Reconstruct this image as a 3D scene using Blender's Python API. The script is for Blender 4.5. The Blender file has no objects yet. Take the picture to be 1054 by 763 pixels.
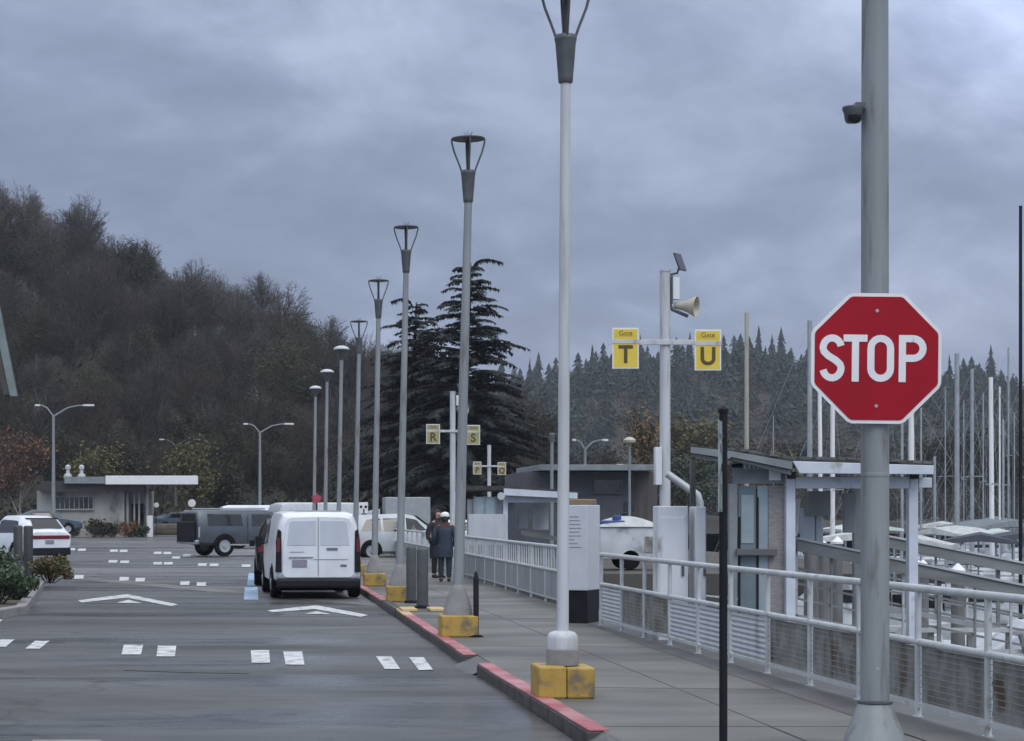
import bpy, bmesh, math, random
from mathutils import Vector, Matrix
random.seed(7)
R = math.radians
SC = bpy.context.scene
COL = SC.collection
F, VX, VY, EYE = 2000.0, 250.0, 528.0, 1.8
def PX(px, d): return (px - VX) * d / F                 # sideways metres of a measured bearing at distance d
def PZ(py, d): return EYE + (VY - py) * d / F            # height of a measured elevation at distance d
def G(px, py, z=0.0):                                   # ground point
    d = (EYE - z) * F / (py - VY)
    return (PX(px, d), d, z)

# ------------------------------------------------------------------ materials
def mat(name, c1, c2=None, rough=0.6, metal=0.0, scale=4.0, detail=6.0, bump=0.0, bscale=None, stretch=(1, 1, 1), c3=None, s3=0.6, t3=(0.55, 0.7), spec=0.5, rough2=None, contrast=(0.35, 0.65)):
    m = bpy.data.materials.new(name); m.use_nodes = True
    nt = m.node_tree; N = nt.nodes; L = nt.links
    b = N['Principled BSDF']
    b.inputs['Roughness'].default_value = rough; b.inputs['Metallic'].default_value = metal
    b.inputs['Specular IOR Level'].default_value = spec
    b.inputs['Base Color'].default_value = (*c1, 1)
    if c2 is None: c2 = tuple(v * 0.86 for v in c1)
    tc = N.new('ShaderNodeTexCoord'); mp = N.new('ShaderNodeMapping'); mp.inputs['Scale'].default_value = stretch
    L.new(tc.outputs['Object'], mp.inputs['Vector'])
    nz = N.new('ShaderNodeTexNoise'); nz.inputs['Scale'].default_value = scale; nz.inputs['Detail'].default_value = detail
    L.new(mp.outputs[0], nz.inputs['Vector'])
    mr = N.new('ShaderNodeMapRange'); mr.inputs[1].default_value = contrast[0]; mr.inputs[2].default_value = contrast[1]
    L.new(nz.outputs['Fac'], mr.inputs[0])
    mx = N.new('ShaderNodeMix'); mx.data_type = 'RGBA'
    mx.inputs[6].default_value = (*c1, 1); mx.inputs[7].default_value = (*c2, 1)
    L.new(mr.outputs[0], mx.inputs[0]); out = mx.outputs[2]
    if rough2 is not None:
        rr = N.new('ShaderNodeMapRange'); rr.inputs[1].default_value = contrast[0]; rr.inputs[2].default_value = contrast[1]
        rr.inputs[3].default_value = rough; rr.inputs[4].default_value = rough2
        L.new(nz.outputs['Fac'], rr.inputs[0]); L.new(rr.outputs[0], b.inputs['Roughness'])
    if c3 is not None:
        n3 = N.new('ShaderNodeTexNoise'); n3.inputs['Scale'].default_value = s3; n3.inputs['Detail'].default_value = 8
        L.new(mp.outputs[0], n3.inputs['Vector'])
        m3 = N.new('ShaderNodeMapRange'); m3.inputs[1].default_value = t3[0]; m3.inputs[2].default_value = t3[1]
        L.new(n3.outputs['Fac'], m3.inputs[0])
        x3 = N.new('ShaderNodeMix'); x3.data_type = 'RGBA'; x3.inputs[7].default_value = (*c3, 1)
        L.new(m3.outputs[0], x3.inputs[0]); L.new(out, x3.inputs[6]); out = x3.outputs[2]
    L.new(out, b.inputs['Base Color'])
    if bump:
        nb = N.new('ShaderNodeTexNoise'); nb.inputs['Scale'].default_value = bscale or scale * 6; nb.inputs['Detail'].default_value = 4
        L.new(mp.outputs[0], nb.inputs['Vector'])
        bp = N.new('ShaderNodeBump'); bp.inputs['Strength'].default_value = bump; bp.inputs['Distance'].default_value = 0.02
        L.new(nb.outputs['Fac'], bp.inputs['Height']); L.new(bp.outputs[0], b.inputs['Normal'])
    return m
M = {}
def road_mat(name, dark, light, stain, k=1.0):
    """damp tarmac: broad patches, drying streaks, small stains, sheen where it is wet, fine cracks"""
    m = bpy.data.materials.new(name); m.use_nodes = True; nt = m.node_tree; N = nt.nodes; L = nt.links; b = N['Principled BSDF']
    tc = N.new('ShaderNodeTexCoord')
    def noise(scale, stretch, detail, rough=.55, lo=.4, hi=.6, dist=0):
        mp = N.new('ShaderNodeMapping'); mp.inputs['Scale'].default_value = stretch; L.new(tc.outputs['Object'], mp.inputs[0])
        n = N.new('ShaderNodeTexNoise'); n.inputs['Scale'].default_value = scale; n.inputs['Detail'].default_value = detail; n.inputs['Roughness'].default_value = rough; n.inputs['Distortion'].default_value = dist
        L.new(mp.outputs[0], n.inputs['Vector']); r = N.new('ShaderNodeMapRange'); r.inputs[1].default_value = lo; r.inputs[2].default_value = hi; L.new(n.outputs['Fac'], r.inputs[0]); return r.outputs[0]
    def mix(f, a, c, amt=1.0):
        x = N.new('ShaderNodeMix'); x.data_type = 'RGBA'
        if amt != 1.0:
            q = N.new('ShaderNodeMath'); q.operation = 'MULTIPLY'; q.inputs[1].default_value = amt; L.new(f, q.inputs[0]); f = q.outputs[0]
        L.new(f, x.inputs[0])
        for s_, v in ((6, a), (7, c)):
            if hasattr(v, '__len__'): x.inputs[s_].default_value = (*v, 1)
            else: L.new(v, x.inputs[s_])
        return x.outputs[2]
    broad = noise(.16 * k, (.6, 1, 1), 6, .6, .42, .58, .6); streak = noise(.75 * k, (.16, 1, 1), 9, .62, .42, .60, .3)
    small = noise(2.6 * k, (.5, 1, 1), 10, .7, .50, .70); spots = noise(1.5 * k, (.6, .6, 1), 8, .6, .62, .68, .4)
    col = mix(broad, dark, light); col = mix(streak, col, tuple(v * 1.45 for v in light), .55); col = mix(small, col, tuple(v * .7 for v in dark), .6); col = mix(spots, col, stain, .8)
    vo = N.new('ShaderNodeTexVoronoi'); vo.feature = 'DISTANCE_TO_EDGE'; vo.inputs['Scale'].default_value = .22 * k
    dn = N.new('ShaderNodeTexNoise'); dn.inputs['Scale'].default_value = 1.2; dn.inputs['Detail'].default_value = 6; L.new(tc.outputs['Object'], dn.inputs['Vector'])
    dv = N.new('ShaderNodeVectorMath'); dv.operation = 'MULTIPLY_ADD'; dv.inputs[1].default_value = (1.3, 1.3, 0); L.new(dn.outputs['Color'], dv.inputs[0]); L.new(tc.outputs['Object'], dv.inputs[2]); L.new(dv.outputs[0], vo.inputs['Vector'])
    cr = N.new('ShaderNodeMapRange'); cr.inputs[1].default_value = .004; cr.inputs[2].default_value = .012; cr.inputs[3].default_value = 1; cr.inputs[4].default_value = 0; L.new(vo.outputs['Distance'], cr.inputs[0])
    col = mix(cr.outputs[0], col, tuple(v * .5 for v in dark), .4)
    L.new(col, b.inputs['Base Color'])
    rr = N.new('ShaderNodeMapRange'); rr.inputs[3].default_value = .60; rr.inputs[4].default_value = .22; L.new(noise(.45 * k, (.22, 1, 1), 8, .6, .44, .60, .4), rr.inputs[0]); L.new(rr.outputs[0], b.inputs['Roughness'])
    nb = N.new('ShaderNodeTexNoise'); nb.inputs['Scale'].default_value = 40; L.new(tc.outputs['Object'], nb.inputs['Vector'])
    bp = N.new('ShaderNodeBump'); bp.inputs['Strength'].default_value = .18; bp.inputs['Distance'].default_value = .01; L.new(nb.outputs['Fac'], bp.inputs['Height']); L.new(bp.outputs[0], b.inputs['Normal'])
    return m
M['asphalt'] = road_mat('asphalt', (.029, .030, .0295), (.074, .076, .075), (.015, .016, .016))
M['lot'] = road_mat('lot_asphalt', (.052, .053, .056), (.115, .116, .12), (.03, .03, .033), .7)
M['patch'] = mat('asphalt_patch', (.032, .033, .036), (.05, .052, .055), rough=.5, scale=1.2, bump=.3, bscale=40)
M['concrete'] = mat('sidewalk_concrete', (.095, .096, .086), (.170, .169, .148), rough=.62, scale=.7, detail=11, bump=.25, bscale=30, stretch=(.6, 1, 1), c3=(.052, .053, .049), s3=.5, t3=(.47, .66), contrast=(.3, .7), rough2=.45)
M['concrete_dark'] = mat('wet_strip', (.085, .086, .085), (.125, .126, .122), rough=.5, scale=1.5, detail=9, bump=.3, bscale=40)
M['concrete_grey'] = mat('grey_concrete', (.19, .192, .19), (.27, .272, .268), rough=.75, scale=5, bump=.2, c3=(.15, .15, .15), s3=2.5)
M['kerb_side'] = mat('kerb_shade_wet', (.045, .043, .041), (.09, .086, .08), rough=.7, scale=5, bump=.3)  # concrete with wet and the shadow on the kerb face put into its colour
M['kerb_red'] = mat('kerb_red', (.40, .115, .135), (.27, .085, .10), rough=.6, scale=5, detail=11, bump=.3, c3=(.46, .25, .27), s3=1.3, t3=(.46, .70))
M['yellow'] = mat('yellow_paint', (.47, .31, .062), (.36, .235, .05), rough=.55, scale=5, detail=9, bump=.2, c3=(.17, .14, .09), s3=5, t3=(.54, .66))
M['yellow_worn'] = mat('worn_yellow_paint', (.62, .42, .16), (.45, .36, .25), rough=.6, scale=6)
M['mark'] = mat('road_paint', (.66, .68, .68), (.48, .49, .49), rough=.5, scale=4, detail=10, c3=(.16, .16, .16), s3=6, t3=(.52, .66))
M['mark_blue'] = mat('blue_road_paint', (.33, .47, .66), (.24, .36, .5), rough=.5, scale=4, c3=(.14, .15, .17), s3=3)
M['galv'] = mat('galvanised', (.42, .45, .46), (.34, .37, .38), rough=.5, metal=.25, scale=3, stretch=(1, 1, .3))
M['pole_white'] = mat('pole_white', (.56, .585, .605), (.45, .47, .485), rough=.5, scale=3.5, detail=10, stretch=(2, 2, .25), c3=(.34, .335, .32), s3=5, t3=(.58, .74), bump=.1, bscale=30)
M['pole_grey'] = mat('pole_grey', (.26, .285, .295), (.205, .225, .235), rough=.55, scale=3.5, detail=10, stretch=(2, 2, .25), c3=(.15, .15, .145), s3=6, t3=(.56, .70), bump=.12, bscale=30)
M['lamp_dark'] = mat('lamp_dark', (.085, .095, .10), (.12, .13, .135), rough=.5, metal=.3, scale=8)
M['lamp_white'] = mat('lamp_white', (.52, .55, .56), rough=.4)
M['gang_grey'] = mat('gangway_grey', (.23, .245, .245), (.16, .17, .17), rough=.7, scale=3, detail=9, stretch=(.4, 1, 2), bump=.2)
M['lamp_blackbrown'] = mat('lamp_fin', (.035, .03, .033), rough=.6)
M['black'] = mat('black_paint', (.007, .008, .011), (.012, .013, .016), rough=.55, scale=6, spec=.25)
M['rubber'] = mat('rubber', (.008, .008, .009), rough=.85, spec=.15)
M['bollard'] = mat('bollard_grey', (.055, .062, .066), (.075, .082, .086), rough=.6, scale=5)
M['bollard_dark'] = mat('bollard_dark', (.04, .045, .05), (.055, .06, .065), rough=.6, scale=5)
M['sign_red'] = mat('sign_red', (.36, .003, .016), (.30, .003, .014), rough=.5, scale=3, spec=.25)
M['sign_white'] = mat('sign_white', (.80, .80, .80), (.74, .74, .75), rough=.4)
M['sign_yellow'] = mat('sign_yellow', (.76, .58, .07), (.68, .51, .06), rough=.45, scale=6)
M['sign_brown'] = mat('sign_brown', (.10, .065, .02), rough=.6)
M['sign_pale'] = mat('sign_pale', (.34, .40, .39), (.27, .33, .32), rough=.5, scale=9, c3=(.18, .22, .22), s3=7, t3=(.5, .56))
M['green'] = mat('sign_green', (.12, .2, .15), rough=.5)
M['car_white'] = mat('car_white', (.74, .78, .82), (.60, .63, .66), rough=.25, scale=1.6, detail=9, contrast=(.45, .75))
M['car_panel'] = mat('car_white_panel', (.56, .61, .68), (.50, .55, .61), rough=.22, scale=1.5)
M['car_grey'] = mat('car_grey', (.105, .122, .14), (.085, .1, .118), rough=.28, metal=.35, scale=2)
M['car_black'] = mat('car_black', (.008, .008, .010), (.012, .012, .014), rough=.2)
M['car_silver'] = mat('car_silver', (.48, .52, .54), (.42, .46, .48), rough=.35)
M['car_blue'] = mat('car_blue', (.07, .095, .12), (.055, .075, .1), rough=.3, metal=.2)
M['glass'] = mat('car_glass', (.015, .018, .022), rough=.08, spec=.6)
M['glass_pale'] = mat('pale_glass', (.30, .37, .40), (.20, .26, .29), rough=.12, scale=2)  # paler blue-grey glass for lenses and shelter windows
M['chrome'] = mat('chrome', (.6, .62, .64), rough=.25, metal=.9)
M['tail_red'] = mat('tail_red', (.15, .014, .024), rough=.25)
M['plate'] = mat('plate', (.30, .28, .33), (.2, .2, .26), rough=.5, scale=25)
M['trim_grey'] = mat('trim_grey', (.35, .38, .4), rough=.4)
M['rail'] = mat('rail_paint', (.52, .55, .56), (.42, .45, .46), rough=.45, scale=5, c3=(.28, .27, .25), s3=6, t3=(.62, .72))
M['panel_white'] = mat('panel_white', (.50, .53, .56), (.42, .45, .48), rough=.55, scale=3, stretch=(1, 1, .3), c3=(.27, .27, .27), s3=3, t3=(.6, .75))
M['panel_dirty'] = mat('panel_dirty', (.31, .315, .295), (.15, .148, .125), rough=.85, scale=5, detail=12, stretch=(1, 1, .6), c3=(.10, .07, .042), s3=2.6, t3=(.57, .68), bump=.5, contrast=(.36, .66))
M['panel_grey'] = mat('panel_grey', (.32, .335, .35), (.25, .265, .28), rough=.7, scale=3, stretch=(2, 2, .3))
M['cabinet'] = mat('cabinet_white', (.74, .77, .80), (.62, .65, .68), rough=.5, scale=2.5, detail=10, stretch=(1, 1, .35), c3=(.33, .32, .30), s3=4, t3=(.56, .68))
M['board_white'] = mat('board_white', (.56, .59, .64), (.52, .55, .60), rough=.5, scale=3)
M['ink'] = mat('ink', (.16, .18, .2), rough=.7)
M['wood_tan'] = mat('wood_tan', (.27, .18, .10), (.2, .135, .075), rough=.6, scale=6)
M['wood_grey'] = mat('wood_grey', (.135, .142, .142), (.095, .10, .10), rough=.8, scale=5, stretch=(.4, 1, 1), bump=.2)
M['wood_pale'] = mat('wood_pale', (.42, .40, .32), (.34, .32, .26), rough=.7, scale=5, stretch=(1, 1, .2))
M['fascia'] = mat('fascia_white', (.62, .67, .74), (.52, .57, .63), rough=.5, scale=3, c3=(.35, .37, .38), s3=4, t3=(.62, .75))
M['fascia_grey'] = mat('fascia_grey', (.23, .255, .27), (.18, .2, .21), rough=.6, scale=4)
M['roof_dark'] = mat('roof_dark', (.036, .036, .036), (.06, .058, .055), rough=.9, scale=6, bump=.4)
M['teal'] = mat('panel_teal', (.15, .20, .22), (.12, .165, .185), rough=.4, scale=3)
M['pane_pale'] = mat('pane_pale', (.30, .37, .40), (.24, .30, .33), rough=.25, scale=3)
M['brick'] = mat('panel_brickgrey', (.21, .20, .20), (.28, .27, .27), rough=.8, scale=12, stretch=(1, 1, 3))
M['house_grey'] = mat('house_grey', (.085, .09, .105), (.07, .075, .088), rough=.8, scale=3)
M['house_brown'] = mat('house_brown', (.11, .10, .095), (.07, .065, .06), rough=.8, scale=2, stretch=(3, 3, .3))
M['block_wall'] = mat('block_wall', (.40, .395, .365), (.31, .305, .28), rough=.85, scale=1.2, detail=10, c3=(.15, .165, .15), s3=.7, t3=(.55, .66), bump=.2)
M['eave'] = mat('eave_board', (.20, .25, .25), (.15, .19, .19), rough=.6, scale=4)
M['bark'] = mat('bark', (.075, .066, .058), (.05, .043, .038), rough=.9, scale=6, bump=.4, stretch=(2, 2, .4))
M['bark_pale'] = mat('bark_pale', (.21, .205, .195), (.12, .115, .11), rough=.9, scale=4, stretch=(2, 2, .5))
M['twig'] = mat('twig', (.060, .046, .037), (.036, .030, .026), rough=.9, scale=.25)
M['twig_grey'] = mat('twig_grey', (.098, .092, .082), (.062, .057, .050), rough=.9, scale=.25)
M['twig_olive'] = mat('twig_olive', (.052, .050, .027), (.032, .031, .02), rough=.9, scale=.25)
M['leaf_ivy'] = mat('leaf_ivy', (.040, .046, .020), (.046, .038, .020), rough=.85, scale=.5)
M['leaf_orange'] = mat('leaf_orange', (.20, .095, .045), (.13, .07, .04), rough=.85, scale=.6)
M['leaf_yellow'] = mat('leaf_yellow', (.115, .105, .035), (.08, .078, .03), rough=.85, scale=.5)
M['leaf_gold'] = mat('leaf_gold', (.24, .165, .06), (.15, .10, .04), rough=.85, scale=.5)
M['leaf_dark'] = mat('leaf_dark', (.03, .045, .026), (.045, .058, .032), rough=.85, scale=.5)
M['needle'] = mat('needle', (.0085, .0135, .012), (.016, .024, .020), rough=.9, scale=.8)
M['fir'] = mat('fir', (.007, .0145, .017), (.026, .039, .036), rough=.9, scale=.13, detail=3, contrast=(.42, .58))
M['brownwood'] = mat('brown_wood_crowns', (.032, .030, .024), (.044, .038, .026), rough=.9, scale=.05)
M['shrub'] = mat('shrub', (.042, .075, .038), (.06, .095, .045), rough=.6, scale=3)
M['shrub_y'] = mat('shrub_yellow', (.10, .11, .04), (.13, .09, .045), rough=.7, scale=3)
M['hill'] = mat('hill_floor', (.022, .020, .015), (.030, .027, .019), rough=1, scale=.2, detail=10, c3=(.04, .045, .026), s3=.08, bump=.5, bscale=2)
M['ground'] = mat('ground_earth', (.06, .058, .05), (.085, .08, .07), rough=.95, scale=.4, detail=9, bump=.3)
M['mulch'] = mat('mulch', (.075, .06, .048), (.10, .09, .06), rough=.95, scale=2, bump=.5)
M['hull'] = mat('hull_white', (.60, .63, .65), (.44, .47, .49), rough=.35, scale=1.2, detail=9, c3=(.25, .26, .26), s3=1.5, t3=(.58, .7))
M['sign_faded'] = mat('sign_faded_yellow', (.38, .35, .17), (.31, .29, .14), rough=.6, scale=6)
M['canvas_navy'] = mat('canvas_navy', (.03, .037, .055), (.045, .052, .07), rough=.7)
M['canvas_slate'] = mat('canvas_slate', (.16, .19, .21), (.11, .135, .15), rough=.7)
M['hull_blue'] = mat('hull_blue', (.03, .05, .13), rough=.3)
M['canvas_green'] = mat('canvas_green', (.42, .50, .48), (.50, .56, .54), rough=.7)
M['canvas_blue'] = mat('canvas_blue', (.03, .06, .2), (.05, .09, .25), rough=.7)
M['canvas_white'] = mat('canvas_white', (.50, .52, .52), (.36, .38, .38), rough=.7, bump=.3)
M['alu'] = mat('mast_alu', (.38, .42, .435), (.29, .32, .335), rough=.45, metal=.3)
M['float'] = mat('dock_planks', (.26, .25, .235), (.20, .19, .18), rough=.85, scale=3, stretch=(1, 6, 1))
M['pile'] = mat('pile_wood', (.20, .205, .205), (.12, .122, .12), rough=.9, scale=3, stretch=(2, 2, .4))
M['rock'] = mat('riprap', (.14, .14, .135), (.08, .078, .07), rough=.9, scale=1.2, bump=.6, bscale=4)
M['skin'] = mat('skin', (.45, .28, .21), rough=.5)
M['hair'] = mat('hair', (.035, .025, .02), rough=.7)
M['hair_grey'] = mat('hair_grey', (.42, .41, .4), rough=.7)
M['coat_navy'] = mat('coat_navy', (.018, .030, .055), (.028, .042, .07), rough=.55, scale=9, bump=.5, bscale=14)
M['coat_brown'] = mat('coat_brown', (.055, .028, .026), rough=.8)
M['coat_black'] = mat('coat_black', (.011, .011, .018), rough=.7, scale=8, bump=.3)
M['jeans'] = mat('jeans', (.022, .03, .045), rough=.85)
M['shoe'] = mat('shoe', (.012, .012, .013), rough=.6)
M['solar'] = mat('solar_cells', (.03, .035, .05), (.05, .05, .065), rough=.2, scale=14)
M['beige'] = mat('beige_horn', (.48, .45, .36), (.38, .35, .28), rough=.5)
M['pink_red'] = mat('pink_red', (.42, .06, .10), rough=.5)

def vary(m, lo, hi, hue=.03):
    """each tree its own tone"""
    nt = m.node_tree; b = nt.nodes['Principled BSDF']; src = b.inputs['Base Color'].links[0].from_socket
    oi = nt.nodes.new('ShaderNodeObjectInfo'); hs = nt.nodes.new('ShaderNodeHueSaturation'); r = nt.nodes.new('ShaderNodeMapRange'); r.inputs[3].default_value = lo; r.inputs[4].default_value = hi
    nt.links.new(oi.outputs['Random'], r.inputs[0]); nt.links.new(r.outputs[0], hs.inputs['Value']); nt.links.new(src, hs.inputs['Color'])
    w = nt.nodes.new('ShaderNodeTexWhiteNoise'); w.noise_dimensions = '1D'; nt.links.new(oi.outputs['Random'], w.inputs['W'])
    h = nt.nodes.new('ShaderNodeMapRange'); h.inputs[3].default_value = .5 - hue; h.inputs[4].default_value = .5 + hue; nt.links.new(w.outputs['Value'], h.inputs[0]); nt.links.new(h.outputs[0], hs.inputs['Hue'])
    nt.links.new(hs.outputs[0], b.inputs['Base Color'])
for q in ('twig', 'twig_grey', 'twig_olive', 'leaf_ivy'): vary(M[q], .35, 1.25)
vary(M['fir'], .7, 1.25, .01)
# ------------------------------------------------------------------ mesh builder
class MB:
    def __init__(s): s.v = []; s.f = []; s.m = []
    def add(s, vs, fs, m=0):
        o = len(s.v); s.v += [tuple(v) for v in vs]
        for f in fs: s.f.append(tuple(i + o for i in f)); s.m.append(m)
    def box(s, c, d, rz=0, m=0, rx=0, ry=0):
        hx, hy, hz = d[0] / 2, d[1] / 2, d[2] / 2
        mt = Matrix.Rotation(rz, 3, 'Z') @ Matrix.Rotation(ry, 3, 'Y') @ Matrix.Rotation(rx, 3, 'X')
        vs = [mt @ Vector((x, y, z)) + Vector(c) for z in (-hz, hz) for x, y in ((-hx, -hy), (hx, -hy), (hx, hy), (-hx, hy))]
        s.add(vs, [(3, 2, 1, 0), (4, 5, 6, 7), (0, 1, 5, 4), (1, 2, 6, 5), (2, 3, 7, 6), (3, 0, 4, 7)], m)
        return s
    def tube(s, pts, rads, n=10, m=0, caps=True):
        pts = [Vector(p) for p in pts]
        if not hasattr(rads, '__len__'): rads = [rads] * len(pts)
        rings = []; prev = None
        for i, p in enumerate(pts):
            t = (pts[min(i + 1, len(pts) - 1)] - pts[max(i - 1, 0)])
            t = t.normalized() if t.length > 1e-9 else Vector((0, 0, 1))
            if prev is None:
                a = Vector((0, 1, 0)) if abs(t.y) < .9 else Vector((1, 0, 0))
                u = t.cross(a).normalized()
            else:
                u = (prev - t * prev.dot(t))
                u = u.normalized() if u.length > 1e-6 else t.orthogonal().normalized()
            prev = u; w = t.cross(u)
            rings.append([p + (u * math.cos(2 * math.pi * k / n) + w * math.sin(2 * math.pi * k / n)) * rads[i] for k in range(n)])
        s.loft(rings, m, caps); return s
    def loft(s, rings, m=0, caps=True, closed=True):
        n = len(rings[0]); vs = [v for r in rings for v in r]; fs = []
        for i in range(len(rings) - 1):
            for k in range(n if closed else n - 1):
                k2 = (k + 1) % n
                fs.append((i * n + k, i * n + k2, (i + 1) * n + k2, (i + 1) * n + k))
        if caps and closed:
            fs.append(tuple(range(n - 1, -1, -1))); fs.append(tuple((len(rings) - 1) * n + k for k in range(n)))
        s.add(vs, fs, m); return s
    def lathe(s, prof, c=(0, 0, 0), n=16, m=0, axis='Z', caps=True):
        rings = []
        for r, h in prof:
            ring = []
            for k in range(n):
                a = 2 * math.pi * k / n; x, y = r * math.cos(a), r * math.sin(a)
                v = (x, y, h) if axis == 'Z' else ((h, x, y) if axis == 'X' else (y, h, x))
                ring.append((v[0] + c[0], v[1] + c[1], v[2] + c[2]))
            rings.append(ring)
        s.loft(rings, m, caps); return s
    def prism(s, poly, y0, y1, m=0):                     # polygon in XZ extruded along Y
        n = len(poly); vs = [(x, y0, z) for x, z in poly] + [(x, y1, z) for x, z in poly]
        fs = [tuple(range(n)), tuple(range(2 * n - 1, n - 1, -1))] + [(k, n + k, n + (k + 1) % n, (k + 1) % n) for k in range(n)]
        s.add(vs, fs, m); return s
    def slab(s, poly, z0, z1, m=0):                      # polygon in XY extruded along Z
        n = len(poly); vs = [(x, y, z0) for x, y in poly] + [(x, y, z1) for x, y in poly]
        fs = [tuple(range(n - 1, -1, -1)), tuple(range(n, 2 * n))] + [(k, (k + 1) % n, n + (k + 1) % n, n + k) for k in range(n)]
        s.add(vs, fs, m); return s
    def build(s, name, mats, parent=None, smooth=None, bevel=0, loc=None, rot=None):
        me = bpy.data.meshes.new(name); me.from_pydata(s.v, [], s.f)
        if not isinstance(mats, (list, tuple)): mats = [mats]
        for x in mats: me.materials.append(x)
        if len(mats) > 1: me.polygons.foreach_set('material_index', s.m)
        if s.f and len(s.f) < 60000:
            bm = bmesh.new(); bm.from_mesh(me); bmesh.ops.recalc_face_normals(bm, faces=bm.faces); bm.to_mesh(me); bm.free()
        if smooth:
            me.polygons.foreach_set('use_smooth', [True] * len(me.polygons)); me.set_sharp_from_angle(angle=R(smooth))
        me.update()
        o = bpy.data.objects.new(name, me); COL.objects.link(o)
        if parent: o.parent = parent
        if loc: o.location = loc
        if rot: o.rotation_euler = rot
        if bevel:
            b = o.modifiers.new('bevel', 'BEVEL'); b.width = bevel; b.segments = 2; b.limit_method = 'ANGLE'; b.angle_limit = R(40)
        return o
def tag(o, label=None, cat=None, group=None, kind=None):
    if label: o['label'] = label
    if cat: o['category'] = cat
    if group: o['group'] = group
    if kind: o['kind'] = kind
    return o
def thing(name, label, cat, loc=(0, 0, 0), rz=0, group=None):
    o = bpy.data.objects.new(name, None); COL.objects.link(o); o.empty_display_size = .3
    o.location = loc; o.rotation_euler = (0, 0, rz)
    return tag(o, label, cat, group)
def copy_tree(o, parent=None):
    c = o.copy(); COL.objects.link(c); c.parent = parent
    for ch in list(o.children): copy_tree(ch, c)
    return c
def text(body, size, m, name='lettering', parent=None, loc=(0, 0, 0), rot=(R(90), 0, 0), sx=1.0, off=0.0, ext=.002):
    cu = bpy.data.curves.new(name, 'FONT'); cu.body = body; cu.size = size; cu.align_x = 'CENTER'; cu.align_y = 'CENTER'
    cu.offset = off; cu.extrude = ext
    t = bpy.data.objects.new(name, cu); COL.objects.link(t)
    dg = bpy.context.evaluated_depsgraph_get(); dg.update()
    me = bpy.data.meshes.new_from_object(t.evaluated_get(dg)); bpy.data.objects.remove(t)
    me.materials.clear(); me.materials.append(m)
    o = bpy.data.objects.new(name, me); COL.objects.link(o); o.location = loc; o.rotation_euler = rot; o.scale = (sx, 1, 1)
    if parent: o.parent = parent
    return o

# ------------------------------------------------------------------ camera, world, sun, render
cam = bpy.data.cameras.new('camera'); co = bpy.data.objects.new('camera', cam); COL.objects.link(co); SC.camera = co
co.location = (0, 0, EYE); co.rotation_euler = (R(90), 0, 0)
cam.sensor_fit = 'HORIZONTAL'; cam.sensor_width = 36; cam.lens = 36 * F / 1054
cam.shift_x = (527 - VX) / 1054; cam.shift_y = (VY - 381.5) / 1054
cam.clip_start = .1; cam.clip_end = 5000
SC.view_settings.view_transform = 'Standard'; SC.view_settings.look = 'None'; SC.view_settings.gamma = 1
SC.view_settings.use_curve_mapping = False; SC.view_settings.exposure = 0.0
SC.render.engine = 'CYCLES'
try:
    SC.cycles.use_denoising = True; SC.cycles.denoiser = 'OPENIMAGEDENOISE'
except Exception: pass
SC.cycles.max_bounces = 6; SC.cycles.diffuse_bounces = 3; SC.cycles.glossy_bounces = 3; SC.cycles.volume_bounces = 0; SC.cycles.transparent_max_bounces = 8

SUN_EL, SUN_AZ = R(48), R(150)            # behind the camera and to its right, through cloud
W = bpy.data.worlds.new('World'); SC.world = W; W.use_nodes = True
nt = W.node_tree; N = nt.nodes; L = nt.links; N.clear()
def node(t, **k):
    n = N.new(t)
    for a, b in k.items(): setattr(n, a, b)
    return n
def vm(op, a, b=None):
    n = node('ShaderNodeMath', operation=op)
    for i, x in enumerate((a, b)):
        if x is None: continue
        if isinstance(x, (int, float)): n.inputs[i].default_value = x
        else: L.new(x, n.inputs[i])
    return n.outputs[0]
tc = node('ShaderNodeTexCoord'); sep = node('ShaderNodeSeparateXYZ'); L.new(tc.outputs['Generated'], sep.inputs[0])
zc = vm('MAXIMUM', sep.outputs['Z'], 0.0); zd = vm('ADD', zc, .55)
u = vm('DIVIDE', sep.outputs['X'], zd); v = vm('DIVIDE', sep.outputs['Y'], zd)
cmb = node('ShaderNodeCombineXYZ'); L.new(u, cmb.inputs[0]); L.new(v, cmb.inputs[1]); cmb.inputs[2].default_value = 3.7
def cloud_noise(scale, detail, rough, dist, off):
    mp = node('ShaderNodeMapping'); mp.inputs['Location'].default_value = off; mp.inputs['Scale'].default_value = (1.0, 1.25, 1)
    L.new(cmb.outputs[0], mp.inputs[0])
    n = node('ShaderNodeTexNoise'); n.inputs['Scale'].default_value = scale; n.inputs['Detail'].default_value = detail
    n.inputs['Roughness'].default_value = rough; n.inputs['Distortion'].default_value = dist
    L.new(mp.outputs[0], n.inputs['Vector']); return n.outputs['Fac']
n1 = cloud_noise(3.6, 9, .55, .45, (2.3, 1.1, 0)); n2 = cloud_noise(11.0, 9, .58, .45, (7.1, .4, 2))
cl = vm('ADD', vm('MULTIPLY', n1, .72), vm('MULTIPLY', n2, .28))
ramp = node('ShaderNodeValToRGB'); L.new(cl, ramp.inputs[0])
els = ramp.color_ramp.elements
els[0].position = .37; els[0].color = (.19, .232, .345, 1)
els[1].position = .65; els[1].color = (.45, .515, .69, 1)
e = els.new(.5); e.color = (.272, .325, .468, 1)
lift = vm('ADD', 1.0, vm('MULTIPLY', vm('MAXIMUM', vm('SUBTRACT', zc, .2), 0.0), 3.2))            # an overcast dome is brighter overhead
back = vm('ADD', 1.0, vm('MULTIPLY', vm('MAXIMUM', vm('MULTIPLY', sep.outputs['Y'], -1.0), 0.0), .75))
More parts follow.
